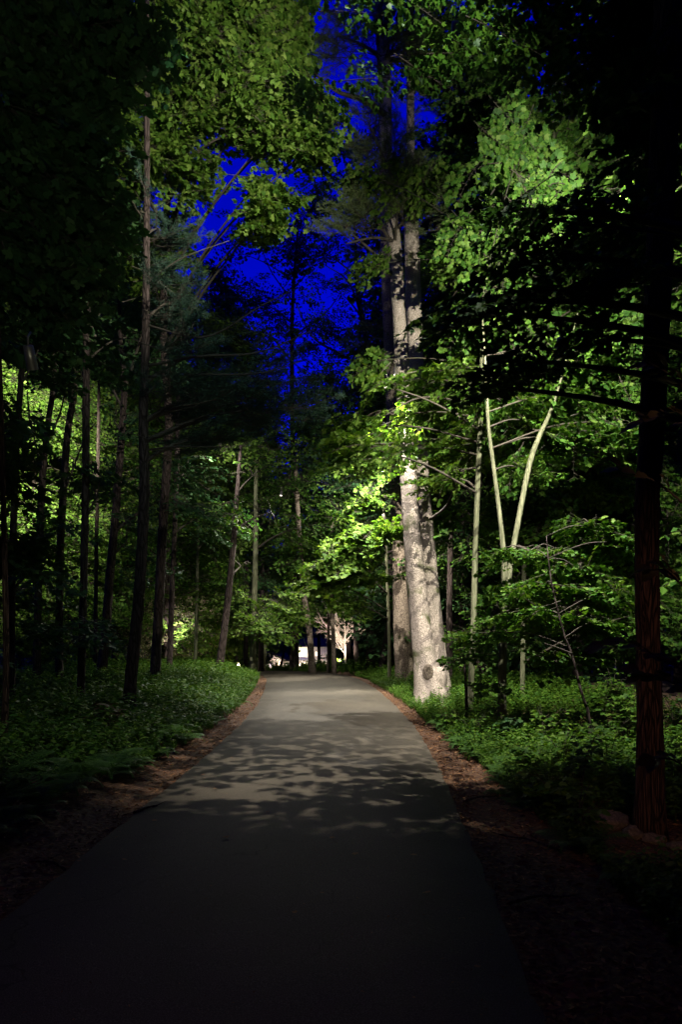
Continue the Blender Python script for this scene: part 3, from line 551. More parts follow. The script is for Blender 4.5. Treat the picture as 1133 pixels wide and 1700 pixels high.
# ================================================================== LEFT TRUNKS AND CROWNS
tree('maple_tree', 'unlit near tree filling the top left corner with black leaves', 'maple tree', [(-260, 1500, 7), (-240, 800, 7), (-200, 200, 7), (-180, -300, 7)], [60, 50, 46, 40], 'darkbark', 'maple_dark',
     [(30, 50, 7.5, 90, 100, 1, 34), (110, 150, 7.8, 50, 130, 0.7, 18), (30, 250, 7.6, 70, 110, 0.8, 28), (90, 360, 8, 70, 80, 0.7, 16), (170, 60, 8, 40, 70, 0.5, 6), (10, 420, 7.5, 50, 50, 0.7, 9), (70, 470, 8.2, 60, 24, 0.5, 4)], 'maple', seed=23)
LT = [
 # label, trunk, widths, bark, leaf, blobs, limbs, kind
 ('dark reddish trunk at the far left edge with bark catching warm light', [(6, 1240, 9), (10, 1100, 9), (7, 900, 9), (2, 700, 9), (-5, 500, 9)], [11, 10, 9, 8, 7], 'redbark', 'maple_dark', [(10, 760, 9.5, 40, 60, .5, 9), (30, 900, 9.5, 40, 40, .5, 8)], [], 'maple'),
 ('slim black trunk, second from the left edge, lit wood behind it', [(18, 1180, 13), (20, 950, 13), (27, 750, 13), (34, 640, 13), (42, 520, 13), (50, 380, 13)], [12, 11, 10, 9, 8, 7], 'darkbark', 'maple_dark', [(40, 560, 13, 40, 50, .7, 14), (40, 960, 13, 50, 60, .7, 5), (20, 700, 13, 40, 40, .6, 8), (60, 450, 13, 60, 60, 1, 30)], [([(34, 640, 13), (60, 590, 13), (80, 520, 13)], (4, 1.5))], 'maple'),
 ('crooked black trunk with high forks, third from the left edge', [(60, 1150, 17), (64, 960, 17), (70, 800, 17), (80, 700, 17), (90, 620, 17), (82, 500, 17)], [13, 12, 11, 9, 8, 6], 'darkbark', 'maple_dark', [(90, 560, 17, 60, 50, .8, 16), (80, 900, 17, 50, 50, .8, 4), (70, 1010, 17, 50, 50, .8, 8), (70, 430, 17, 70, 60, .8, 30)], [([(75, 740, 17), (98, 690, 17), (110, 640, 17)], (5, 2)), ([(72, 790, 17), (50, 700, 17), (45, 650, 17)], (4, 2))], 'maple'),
 ('black trunk leaning gently right, fourth from the left edge', [(98, 1150, 17.5), (99, 960, 17.5), (103, 850, 17.5), (112, 720, 17.5), (124, 640, 17.5), (128, 500, 17.5)], [13, 12, 12, 11, 9, 7], 'darkbark', 'maple_dark', [(120, 600, 17.5, 40, 50, .8, 14), (150, 450, 17.5, 70, 60, .8, 30)], [([(106, 820, 17.5), (140, 730, 17.5), (160, 700, 17.5)], (4, 2))], 'maple'),
 ('straight black pole of a trunk, fifth from the left edge', [(133, 1190, 14), (138, 1000, 14), (142, 800, 14), (143, 600, 14), (145, 450, 14), (145, 250, 14), (145, 50, 14)], [13, 12, 12, 12, 11, 10, 8], 'darkbark', 'maple_dark', [(150, 350, 14, 60, 90, 1, 30), (160, 830, 14, 50, 60, .7, 4), (120, 1030, 14, 60, 50, .7, 7), (160, 560, 14, 50, 40, .8, 12)], [([(143, 600, 14), (180, 570, 14), (210, 560, 14)], (4, 2)), ([(142, 660, 14), (110, 630, 14), (90, 600, 14)], (4, 2))], 'maple'),
 ('thin straight black trunk beside the grey forked one', [(158, 1120, 23), (160, 900, 23), (163, 740, 23), (165, 560, 23)], [7, 6, 6, 4], 'darkbark', 'maple_dark', [(170, 600, 23, 40, 60, .8, 14)], [], 'kite'),
 ('grey trunk forking into a high Y among dark leaves', [(166, 1140, 20), (176, 1040, 20), (182, 960, 20), (192, 850, 20), (202, 720, 20), (206, 640, 20), (200, 560, 20), (196, 450, 20)], [17, 15, 14, 13, 12, 10, 7, 5], 'darkbark', 'maple_dark', [(200, 480, 20, 50, 60, 1, 22), (210, 900, 20, 40, 60, .9, 7), (190, 700, 20, 50, 50, .9, 5), (290, 820, 20, 50, 70, .9, 12), (240, 560, 20.5, 50, 50, 1, 22), (180, 820, 21, 40, 60, 1, 10)], [([(205, 650, 20), (222, 600, 20), (240, 540, 20)], (7, 3)), ([(205, 680, 20), (185, 640, 20), (180, 600, 20)], (5, 2))], 'kite'),
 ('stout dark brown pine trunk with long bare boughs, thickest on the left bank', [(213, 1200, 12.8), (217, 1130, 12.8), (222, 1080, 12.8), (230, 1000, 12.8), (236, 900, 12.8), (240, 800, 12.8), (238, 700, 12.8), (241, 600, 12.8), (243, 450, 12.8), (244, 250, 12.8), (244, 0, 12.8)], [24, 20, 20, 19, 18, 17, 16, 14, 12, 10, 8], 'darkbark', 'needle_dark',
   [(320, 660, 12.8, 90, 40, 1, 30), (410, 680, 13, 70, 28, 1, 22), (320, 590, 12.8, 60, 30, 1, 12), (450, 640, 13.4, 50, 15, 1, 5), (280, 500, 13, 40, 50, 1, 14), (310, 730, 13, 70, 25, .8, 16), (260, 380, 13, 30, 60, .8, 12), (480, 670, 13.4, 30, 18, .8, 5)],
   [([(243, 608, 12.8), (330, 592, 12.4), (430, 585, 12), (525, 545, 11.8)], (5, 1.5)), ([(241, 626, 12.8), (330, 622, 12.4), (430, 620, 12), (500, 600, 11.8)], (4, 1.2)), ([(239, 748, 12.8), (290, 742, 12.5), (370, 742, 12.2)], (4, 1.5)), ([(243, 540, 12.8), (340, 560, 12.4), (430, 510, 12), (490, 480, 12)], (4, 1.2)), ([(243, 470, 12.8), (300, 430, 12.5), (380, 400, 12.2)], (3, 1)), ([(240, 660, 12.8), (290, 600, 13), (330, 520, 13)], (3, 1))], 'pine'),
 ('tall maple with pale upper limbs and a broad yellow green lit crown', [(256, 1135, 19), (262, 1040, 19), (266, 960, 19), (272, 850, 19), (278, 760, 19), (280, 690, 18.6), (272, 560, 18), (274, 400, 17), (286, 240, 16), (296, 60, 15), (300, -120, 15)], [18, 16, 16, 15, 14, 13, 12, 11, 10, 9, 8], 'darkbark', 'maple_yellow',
   [(300, 60, 15, 100, 80, 1.2, 84), (400, 60, 14.6, 80, 80, 1.1, 80), (470, 60, 14.4, 36, 60, .8, 34), (350, 160, 14.6, 80, 60, 1.1, 70), (430, 170, 14.2, 60, 50, .9, 60), (492, 190, 14, 34, 45, .6, 34), (508, 248, 14, 18, 24, .3, 11), (440, 232, 14.1, 50, 16, .5, 18), (260, 240, 15, 60, 70, 1, 40), (310, 300, 15, 40, 40, .8, 14),
    (425, 305, 14.2, 18, 16, .3, 7), (442, 350, 14.2, 30, 26, .4, 14), (415, 385, 14.3, 18, 18, .3, 7), (215, 120, 15.5, 60, 110, 1, 60), (200, 300, 16, 60, 80, 1, 36), (230, 430, 17, 70, 50, 1, 26), (290, 400, 17, 40, 40, 1, 12)],
   [([(286, 250, 16), (330, 215, 15), (380, 190, 14.4), (430, 180, 14.2)], (7, 2)), ([(274, 400, 17), (300, 330, 16), (350, 230, 15), (380, 160, 14.5)], (6, 2)), ([(283, 330, 16.5), (330, 250, 15), (420, 215, 14.2), (520, 220, 14)], (5, 1.5))], 'maple'),
 ('slim dark trunk close to the right of the tall crowned maple', [(281, 1125, 24), (285, 1000, 24), (290, 880, 24), (294, 760, 24), (296, 620, 24)], [10, 9, 8, 8, 6], 'darkbark', 'maple_dark', [(310, 780, 24, 50, 50, 1, 20), (330, 860, 24, 50, 30, 1, 14)], [], 'kite'),
 ('very thin trunk lit golden in front of the pinkish bush', [(323, 1115, 26), (326, 1040, 26), (328, 940, 26), (330, 840, 26)], [6, 6, 5, 4], 'palebark', 'maple', [(340, 900, 26.5, 50, 40, 1, 16), (320, 960, 26.5, 50, 20, 1, 10)], [], 'kite'),
 ('black trunk leaning right, left of the two small garden lights', [(364, 1112, 24), (373, 1040, 24), (380, 980, 24), (388, 900, 24), (393, 830, 24), (400, 740, 24)], [14, 12, 11, 10, 8, 5], 'darkbark', 'maple', [(390, 860, 24, 60, 40, 1, 20), (420, 790, 24, 50, 40, 1, 22), (450, 850, 24, 50, 30, 1, 18), (400, 940, 24.5, 50, 30, 1, 14)], [], 'kite'),
 ('thin dark trunk between the leaning black one and the beige one', [(408, 1112, 28), (409, 1030, 28), (410, 930, 28)], [8, 7, 6], 'darkbark', 'maple_dark', [(420, 980, 28, 40, 30, 1, 12)], [], 'kite'),
 ('beige lit trunk at the end of the left bank with a leafy collar', [(420, 1112, 26.5), (421, 1060, 26.5), (422, 1000, 26.5), (424, 940, 26.5), (425, 860, 26.5), (425, 760, 26.5)], [12, 10, 10, 9, 8, 6], 'palebark', 'maple_yellow', [(430, 1025, 26, 28, 20, .8, 16), (460, 1000, 26, 50, 25, 1, 22), (400, 985, 26.5, 40, 20, 1, 12), (430, 850, 26, 50, 40, 1, 20), (430, 760, 26, 50, 40, 1, 24), (480, 880, 26, 40, 40, 1, 16)], [], 'kite'),
 ('black trunk just right of the beige lit trunk', [(433, 1114, 30), (434, 1030, 30), (436, 930, 30)], [9, 8, 7], 'darkbark', 'maple_dark', [(450, 940, 30, 40, 30, 1, 12)], [], 'kite'),
 ('thin greenish trunk left of the far house gable', [(440, 1112, 33), (441, 1040, 33), (443, 960, 33)], [5, 5, 4], 'palebark', 'maple', [(450, 1010, 33, 30, 25, 1, 10)], [], 'kite'),
 ('thin dark sapling leaning right between gable and garage of the far house', [(464, 1116, 40), (471, 1085, 40), (476, 1055, 40), (480, 1000, 40)], [5, 4, 4, 3], 'darkbark', 'maple', [(475, 1015, 40, 35, 20, 1, 16)], [], 'kite'),
 ('short dark trunk immediately left of the far lit porch', [(485, 1118, 36), (486, 1060, 36), (488, 1000, 36), (490, 900, 36)], [9, 8, 8, 6], 'darkbark', 'maple', [(495, 1010, 36, 40, 30, 1.2, 20), (480, 930, 36, 50, 40, 1.2, 26)], [], 'kite'),
 ('grey trunk leaning left in front of the far lit porch', [(519, 1118, 28), (513, 1040, 28), (504, 980, 28), (498, 900, 28), (495, 850, 28), (490, 760, 28)], [12, 10, 9, 8, 8, 6], 'brownbark', 'maple', [(500, 900, 28, 50, 50, 1.2, 30), (530, 960, 28, 40, 40, 1.2, 22), (480, 800, 28, 60, 50, 1.2, 40)], [], 'kite'),
 ('very thin upright trunk between the far porch and the uplit twiggy tree', [(545, 1114, 30), (546, 1040, 30), (547, 950, 30), (548, 880, 30)], [5, 5, 4, 4], 'brownbark', 'maple', [(550, 940, 30, 40, 40, 1.2, 18)], [], 'kite'),
 ('slim brown trunk just left of the uplit twiggy tree', [(555, 1118, 28.5), (553, 1040, 28.5), (551, 960, 28.5), (552, 860, 28.5)], [8, 7, 7, 5], 'brownbark', 'maple', [(560, 980, 28.5, 40, 25, 1.2, 14), (550, 860, 28.5, 50, 50, 1.2, 24)], [], 'kite'),
 ('stubby dark trunk directly behind the base of the uplit twiggy tree', [(579, 1118, 38), (578, 1070, 38), (578, 1000, 38), (580, 900, 38)], [12, 10, 9, 8], 'darkbark', 'maple_dark', [(585, 960, 38, 40, 50, 1.2, 26)], [], 'kite'),
 ('dark trunk just right of the uplit twiggy tree', [(592, 1116, 34), (591, 1050, 34), (590, 950, 34)], [8, 8, 7], 'darkbark', 'maple_dark', [(600, 960, 34, 40, 40, 1.2, 20)], [], 'kite'),
 ('broad black trunk wrapped in leaves, midway from the twiggy tree to the brown pine', [(616, 1116, 30), (615, 1040, 30), (613, 940, 30), (610, 820, 30)], [15, 13, 11, 9], 'darkbark', 'maple_dark', [(612, 1010, 29.6, 22, 50, .7, 18), (610, 850, 30, 50, 60, 1.2, 34)], [], 'kite'),
 ('dark slender trunk right of the twin pine, in the dark wood', [(746, 1150, 21), (747, 1000, 21), (748, 900, 21), (745, 760, 21), (742, 600, 21)], [12, 10, 9, 8, 7], 'darkbark', 'maple_dark', [(740, 900, 22, 40, 60, 1, 14)], [], 'kite'),
 ('second dark slender trunk right of the twin pine, thinner', [(766, 1145, 25), (767, 1000, 25), (768, 850, 25), (770, 700, 25)], [9, 8, 8, 6], 'darkbark', 'maple_dark', [(780, 900, 26, 60, 60, 1, 20)], [], 'kite'),
 ('bare grey tree with fine twigs standing out against the blue sky', [(492, 1110, 36), (489, 900, 36), (486, 700, 36), (485, 560, 36), (488, 470, 36), (495, 370, 36), (492, 320, 36)], [10, 9, 8, 6, 5, 3, 2], 'darkbark', 'maple_dark',
   [(490, 400, 36, 60, 50, 2, 22), (430, 500, 36, 70, 60, 2, 34), (520, 540, 36, 70, 60, 2, 34), (460, 580, 36, 70, 40, 2, 26), (440, 650, 36, 80, 50, 2, 70), (500, 720, 36, 80, 60, 2, 130), (530, 650, 36, 50, 40, 2, 40), (510, 830, 36, 80, 60, 2, 110), (440, 760, 36, 60, 60, 2, 60), (400, 420, 36, 40, 60, 2, 9), (480, 340, 36, 40, 30, 2, 4)],
   [([(487, 480, 36), (520, 440, 36), (535, 400, 36)], (2.5, 1)), ([(486, 500, 36), (450, 450, 36), (430, 400, 36)], (2.5, 1)), ([(485, 560, 36), (540, 520, 36), (570, 480, 36)], (3, 1)), ([(490, 430, 36), (465, 380, 36), (450, 350, 36)], (2, .8)), ([(485, 600, 36), (440, 550, 36), (400, 540, 36)], (3, 1)), ([(493, 400, 36), (515, 370, 36), (520, 340, 36)], (2, .8))], 'kite'),
]
for i, (lb, tr, wd, bk, lm, bls, lim, kd) in enumerate(LT):
    nm = 'pine_tree' if kd == 'pine' else ('maple_tree' if 'maple' in lb else 'forest_tree')
    tree(nm, lb, 'tree' if nm != 'maple_tree' else 'maple tree', tr, wd, bk, lm, bls, kd, seed=40 + i, limbs=lim, sides=12, rough=0.03, pitch=0.05 if kd == 'pine' else -0.15)
# ================================================================== THE WOOD BEHIND: copied trees
def filler(name, H, kind, leafm, nsp, low, rad, seed):
    rng = np.random.default_rng(seed)
    root = empty(name, (0, 0, 0), None, None)
    hs = np.linspace(0, 1, 24); C = np.stack([0.35 * np.sin(hs * 3 + seed) * hs, 0.3 * np.sin(hs * 2.3 + seed * 2) * hs, hs * H - 0.1], -1)
    g = G(); tube(g, C, 0.17 * (1 - hs * 0.85) + 0.06 * np.exp(-hs * 60), 10, 0.03, rng); link('trunk', g.mesh('trunk', smooth=True), M['darkbark'], root)
    t = low + (1 - low) * rng.uniform(0, 1, nsp) ** 0.9
    r = rad * (0.35 + 0.65 * np.sin(np.clip((t - low) / (1 - low), 0, 1) * math.pi * 0.85 + 0.35)) * rng.uniform(0.15, 1, nsp) ** 0.6
    # clumped azimuths
    ncl = 26; ca = rng.uniform(0, 2 * math.pi, ncl); a = ca[(t * ncl).astype(int) % ncl] + rng.normal(0, 0.9, nsp)
    P = np.stack([r * np.cos(a), r * np.sin(a), t * H + rng.normal(0, .3, nsp)], -1)
    gl = G(); gw = G()
    D = np.stack([np.cos(a), np.sin(a), rng.normal(-0.15, 0.2, nsp)], -1)
    lamps = LAMPS[:]; LAMPS.clear()
    put_sprays(gl, gw, kind, P, D, rng, 1.0)
    LAMPS.extend(lamps)
    for i in range(0, nsp, 5):
        s = np.array([np.interp(max(t[i] - r[i] * 0.35 / H, 0.02), hs, C[:, k]) for k in range(3)])
        tube(gw, spline([s, (s + P[i]) / 2 + [0, 0, 0.25], P[i]], 6), np.linspace(0.035, 0.01, 6), 4, cap=False)
    link('branches', gw.mesh('branches', smooth=True), M['twig'], root); link('crown', gl.mesh('crown'), M[leafm], root)
    return root
FILL = [filler('forest_tree', 21, 'kite', 'maple', 700, 0.05, 3.4, 1), filler('forest_tree', 24, 'big', 'maple', 430, 0.12, 3.6, 2), filler('forest_tree', 20, 'big', 'maple_dark', 480, 0.03, 3.2, 3), filler('forest_tree', 17, 'kite', 'maple_yellow', 640, 0.02, 2.8, 4), filler('forest_tree', 19, 'big', 'maple', 460, 0.27, 3.4, 5)]
fi = [0, 0, 0, 0, 0]; LASTP = [None]
def place(k, px, d, s=1.0, rz=None, label=None, group=None):
    src = FILL[k]; o = src if fi[k] == 0 else copy_tree(src); fi[k] += 1
    x = (px - 566.5) / F * d
    o.location = (x, d, float(zg(x, d)) - 0.05); o.scale = (s, s, s); o.rotation_euler = (0, 0, random.uniform(0, 6.28) if rz is None else rz)
    o['label'] = label; o['category'] = 'tree'; o['group'] = group; LASTP[0] = o
random.seed(4)
GL, GR, GC, GS = 'forest trees behind the left trunks', 'forest trees in the dark right wood', 'forest trees around and behind the far house', 'forest trees rising at the left edge'
LLt, LRt, LCt = 'leafy forest tree in the wood seen between and behind the left trunks', 'leafy forest tree in the dark wood behind the saplings on the right', 'leafy forest tree of the far belt around and behind the lit house'
for (k, px, d) in [(3, 60, 26), (0, 150, 29), (3, -40, 24), (0, -10, 31), (1, 110, 36), (0, 215, 33), (3, 250, 38), (1, 30, 40), (0, 190, 42), (1, 300, 42), (2, 70, 48), (2, 240, 50), (0, 320, 52), (2, 150, 55), (1, -60, 45), (2, 360, 58), (0, -120, 30), (3, 280, 30), (3, 350, 36), (2, 300, 64), (1, 170, 66), (0, -130, 52)]:
    place(k, px, d, random.uniform(0.85, 1.1), None, LLt, GL)
for (k, px, d) in [(0, 800, 24), (2, 880, 26), (0, 960, 23), (0, 1050, 24), (0, 1130, 22), (2, 760, 30), (2, 840, 34), (1, 920, 34), (1, 1010, 32), (0, 1100, 32), (1, 1190, 28), (2, 720, 36), (2, 1160, 40), (1, 800, 44), (2, 890, 46), (1, 970, 44), (2, 1060, 46), (2, 740, 54), (0, 840, 58), (2, 1000, 60), (1, 1240, 36), (2, 690, 44), (0, 1290, 24)]:
    place(k, px, d, random.uniform(0.85, 1.12), None, LRt, GR)
for (k, px, d, s) in [(0, 400, 48, .75), (0, 600, 46, .7), (2, 640, 42, .8), (2, 380, 66, 1), (1, 440, 150, 1.1), (2, 520, 160, 1.1), (1, 590, 150, 1.1), (2, 650, 90, 1), (2, 410, 90, 1), (1, 620, 120, 1), (2, 480, 165, 1), (1, 560, 170, 1.2), (0, 660, 60, .9), (2, 400, 130, 1.2), (2, 680, 140, 1.2), (2, 340, 90, 1.1), (4, 550, 56, .9), (4, 610, 50, .85), (4, 530, 64, 1), (4, 575, 68, 1), (1, 500, 175, 1.2), (1, 530, 150, 1.1), (1, 460, 150, 1.1)]:
    place(k, px, d, s, None, LCt, GC)
LBt, GB = 'tall unseen forest tree added around the viewpoint, its crown blocking sky light', 'unseen forest trees added around the viewpoint'  # out-of-view trees put in to cut the blue ambient light
for (k, x, y, s_) in [(0, -3.6, -1.5, .8), (2, 4.0, -2.5, .8), (1, 0.5, -5, .9), (2, -5, -6, 1), (0, 5.5, -7, 1), (1, -1, -10, 1.1), (2, -9, -3, 1), (1, 9, -3, 1), (0, -8, 2, .9), (2, 7.5, 2.5, .9), (1, -12, 5, 1.1), (0, 12, 6, 1), (2, 3, -13, 1.1), (1, -6, -14, 1.1), (2, 10, -11, 1.1), (1, -12, -11, 1.1), (2, -10, 9, 1.1), (1, 9.5, 10, 1.1), (0, -15, 13, 1), (2, 13, 14, 1), (2, -17, 0, 1.1), (2, 17, 0, 1.1), (1, -20, 8, 1.1), (1, 19, 10, 1.1), (2, 0, -20, 1.2), (2, -14, -20, 1.2), (2, 14, -20, 1.2)]:
    place(k, 566.5, 10, s_, None, LBt, GB)
    LASTP[0].location = (x, y, float(zg(x, y)) - .05)
rng = np.random.default_rng(77)
# ================================================================== PINKISH BUSH, UPLIT TWIGGY TREE
def bush(name, label, cat, px, py, d, rx, ry, n_, leafm, kind='kite', seed=0, group=None, sc_=0.6):
    rng = np.random.default_rng(seed); x = (px - 566.5) / F * d; z0 = float(zg(x, d)); root = empty(name, (x, d, z0), label, cat, group)
    top = W(px, py, d)[2]; c = np.array([x, d, (z0 + top) / 2]); r = (rx * d / F, rx * d / F * 0.7, (top - z0) / 2)
    P = ell(rng, c, r, n_); D = unit(P - np.array([x, d, z0])) + rng.normal(0, .3, (n_, 3)); gl = G(); gw = G()
    put_sprays(gl, gw, kind, P - unit(D) * 0.4 * sc_, D, rng, sc_)
    for p in P[::4]: tube(gw, spline([(x + rng.normal(0, .06), d + rng.normal(0, .06), z0 - 0.05), ((x + p[0]) / 2, (d + p[1]) / 2, z0 + (p[2] - z0) * 0.6), p], 6), np.linspace(0.018, 0.006, 6), 4, cap=False)
    link('stems', gw.mesh('stems', root.location, True), M['twig'], root); link('foliage', gl.mesh('foliage', root.location), M[leafm], root)
    return root
bush('flowering_bush', 'pink tinged bush lit brightly between the left trunks', 'bush', 318, 995, 31, 48, 50, 120, 'pink', seed=3)
bush('bush', 'rounded leafy bush left of the pink tinged one', 'bush', 235, 1010, 30, 38, 50, 60, 'pink', seed=4)
bush('bush', 'yellow green bush between leaning black trunk and beige trunk', 'bush', 395, 1030, 34, 26, 50, 60, 'maple_yellow', seed=5)
bush('bush', 'low dark bush before the far porch', 'bush', 540, 1100, 50, 40, 20, 50, 'maple_dark', seed=7, sc_=.7)
bush('bush', 'low pale bush right of the uplit twiggy tree', 'bush', 640, 1085, 36, 26, 20, 50, 'maple', seed=8, sc_=.7)
def twiggy(px, py, d, label):
    rng = np.random.default_rng(9); x = (px - 566.5) / F * d; z0 = float(zg(x, d)); root = empty('ornamental_tree', (x, d, z0), label, 'small tree')
    g = G(); gt = G()
    H = W(px, 1000, d)[2] - z0
    tube(gt, spline([(x, d, z0 - .05), (x + .02, d, z0 + H * .3), (x, d, z0 + H * .7), (x, d, z0 + H)], 12), np.linspace(0.07, 0.01, 12), 8)
    def br(p, dr, ln, r, lev):
        q = p + dr * ln; mid = (p + q) / 2 + np.array([0, 0, -0.03 * ln]); tube(g, spline([p, mid, q], 5), np.linspace(r, r * .55, 5), 4, cap=False)
        if lev == 0: return
        for k in range(4 if lev > 1 else 5):
            t = rng.uniform(.3, 1); nd = unit(dr + rng.normal(0, .42, 3) + np.array([0, 0, .12])); br(p + (q - p) * t, nd, ln * rng.uniform(.4, .65), r * .6, lev - 1)
    for k in range(34):
        t = rng.uniform(.22, .95); a = rng.uniform(0, 6.28); ln = 1.3 * (1 - abs(t - .4) * 1.0) * rng.uniform(.7, 1.1)
        br(np.array([x, d, z0 + H * t]), unit(np.array([math.cos(a), math.sin(a) , .9])), ln, .018, 3)
    link('trunk', gt.mesh('trunk', root.location, True), M['paletwig'], root); link('branches', g.mesh('branches', root.location, True), M['paletwig'], root)
    return root
twiggy(573, 1000, 35, 'uplit ornamental tree of fine bare pale twigs at the end of the drive')
def uplight(px, d, dx, watts, label, tz=2.0, cone=100):
    x = (px - 566.5) / F * d + dx; y = d - 1.6; z = float(zg(x, y)) + .45
    lamp((x, y, z), ((px - 566.5) / F * d, d, z + tz), watts, cone, label, (1, .85, .72), .9, .04, .0, 'garden uplights at the end of the drive', cat='garden light')
uplight(573, 35, -.3, 1600, 'small ground light aimed at the uplit twiggy tree')
# path lights
for (px, py, d, lb) in [(366, 1102, 29, 'left of two tiny glowing garden lanterns by the leaning black trunk'), (396, 1103, 31, 'right of two tiny glowing garden lanterns, nearer the beige trunk')]:
    p = W(px, py, d); z0 = float(zg(p[0], p[1])); root = empty('garden_lantern', (p[0], p[1], z0), lb, 'garden light', 'garden lanterns beyond the left bank')
    h = p[2] - z0
    g = G(); tube(g, [(0, 0, -.05), (0, 0, h - .08)], .018, 8); link('post', g.mesh('post', smooth=True), M['metal'], root)
    g = G(); tube(g, [(0, 0, h - .08), (0, 0, h + .05)], .06, 12); link('bulb', g.mesh('bulb', smooth=True), plain('lantern_glow', (1, .9, .8), .4, 0, (1, .85, .6), 25), root)
    g = G(); tube(g, [(0, 0, h + .03), (0, 0, h + .1)], [.10, .02], 12); link('cap', g.mesh('cap', smooth=True), M['metal'], root)
    l = bpy.data.lights.new('glow', 'POINT'); l.energy = 25; l.color = (1, .8, .55); l.shadow_soft_size = .06
    lo = bpy.data.objects.new('glow', l); COL.objects.link(lo); lo.parent = root; lo.location = (0, -.12, h)
# ================================================================== THE FAR HOUSE
HD = 130.0
def hp(px, py): return np.array([(px - 566.5) / F * HD, EYE + (HOR - py) / F * HD])
wallm = plain('cream_siding', (0.5, 0.44, 0.36), .8); roofm = plain('slate_roof', (0.07, 0.05, 0.014), .95); trim = plain('white_trim', (0.75, 0.72, 0.66), .6)
winm = plain('lit_window', (0.8, 0.7, 0.5), .3, 0, (1, .86, .66), 1.6); doorm = plain('orange_wood_door', (0.5, 0.22, 0.08), .6)
hx0, hz0 = hp(530, 1116); house = empty('house', (hx0, HD, hz0), 'lit two storey house with porch and gabled wings far behind the trees', 'house')
def hbox(name, x0, x1, y0, y1, dep0, dep1, m, parent=house):
    """pixel rectangle x0..x1,y0(top)..y1(bottom); depth offsets in metres"""
    a = hp(x0, y1); c = hp(x1, y0); g = G(); box(g, (a[0] - hx0, dep0, a[1] - hz0), (c[0] - hx0, dep1, c[1] - hz0)); return link(name, g.mesh(name), m, parent)
def gable(name, x0, x1, ye, yr, dep0, dep1, m, along=False):
    a = hp(x0, ye); c = hp(x1, yr); X0, X1 = a[0] - hx0 - .5, c[0] - hx0 + .5; Z0, Z1 = a[1] - hz0, c[1] - hz0; g = G()
    if along:   # ridge parallel to the facade
        ym = (dep0 + dep1) / 2; V = [(X0, dep0 - .5, Z0), (X1, dep0 - .5, Z0), (X1, ym, Z1), (X0, ym, Z1), (X0, dep1 + .5, Z0), (X1, dep1 + .5, Z0)]; L = [0, 1, 2, 3, 3, 2, 5, 4, 0, 3, 4, 1, 5, 2, 0, 4, 5, 1]; S = [4, 4, 3, 3, 4]
    else:
        xm = (X0 + X1) / 2; V = [(X0, dep0, Z0), (X1, dep0, Z0), (xm, dep0, Z1), (X0, dep1, Z0), (X1, dep1, Z0), (xm, dep1, Z1)]; L = [0, 1, 2, 3, 5, 4, 0, 2, 5, 3, 1, 4, 5, 2, 0, 3, 4, 1]; S = [3, 3, 4, 4, 4]
    g.add(np.array(V, float), np.array(L), np.array(S)); return link(name, g.mesh(name), m, house)
hbox('wall', 487, 560, 1074, 1117, 0, 9, wallm); gable('roof', 487, 560, 1074, 1058, 0, 9, roofm, True)
hbox('wall', 430, 470, 1096, 1117, -3, 7, wallm); gable('gable', 431, 469, 1096, 1084, -3.02, 6.9, wallm); gable('roof', 430, 470, 1095.4, 1082.6, -2.7, 7.4, roofm)
hbox('wall', 562, 612, 1092, 1117, -2, 7, wallm); gable('roof', 561, 613, 1092, 1078, -2, 7, roofm, True)
hbox('wall', 470.3, 486.8, 1098, 1117, 1, 7, wallm); gable('roof', 470, 487, 1098, 1090, 1, 7, roofm, True)
hbox('balcony_floor', 489, 516, 1095.5, 1097, -2, -.05, trim); hbox('balcony_rail', 489, 516, 1091, 1095, -2.0, -1.9, trim)
for x in (489.5, 502, 515): hbox('porch_post', x, x + 1, 1076, 1091 if False else 1116, -1.85, -1.6, trim)
for (x0, x1, y0, y1) in [(497, 504, 1083, 1090), (494, 500, 1102, 1113), (523, 531, 1101, 1111), (541, 549, 1101, 1110), (524, 530, 1082, 1089), (543, 549, 1082, 1089), (570, 577, 1099, 1108), (592, 600, 1099, 1108), (474, 479, 1103, 1110)]:
    wn = hbox('window', x0 - .6, x1 + .6, y0 - .6, y1 + .6, -.12 if x0 > 486 and x0 < 562 else -2.15 if x0 > 562 else .88, .1 if 486 < x0 < 562 else -1.95 if x0 > 562 else 1.05, trim)
    dz = (-.16, -.13) if 486 < x0 < 562 else (-2.2, -2.16) if x0 > 562 else (.82, .87)
    xm = (x0 + x1) / 2; pn = hbox('pane', x0, xm - .2, y0, y1, *dz, winm); pn.parent = wn; pn = hbox('pane', xm + .2, x1, y0, y1, *dz, winm); pn.parent = wn
hbox('door', 460, 464, 1100, 1115, -3.1, -3.02, doorm); hbox('garage_door', 437, 456, 1102, 1116, -3.08, -3.02, trim)
for i, (px, py, dd, e) in enumerate([(493, 1082, -.5, 200), (508, 1082, -.5, 220), (506, 1101, -.5, 260), (490, 1103, -.5, 130), (447, 1097, -3.5, 600), (466, 1102, -3.5, 600), (536, 1103, -.5, 200), (585, 1103, -2.5, 220), (570, 1100, -2.5, 220)]):
    a = hp(px, py); g = G(); tube(g, [(0, 0, -.14), (0, 0, .14)], .12, 10)
    lo_ = link('wall_lamp', g.mesh('wall_lamp', smooth=True), winm, house); lo_.location = (a[0] - hx0, dd, a[1] - hz0)
    l = bpy.data.lights.new('porch_glow', 'POINT'); l.energy = e; l.color = (1, .88, .72); l.shadow_soft_size = .15
    o = bpy.data.objects.new('porch_glow', l); COL.objects.link(o); o.parent = house; o.location = (a[0] - hx0, dd - .25, a[1] - hz0)
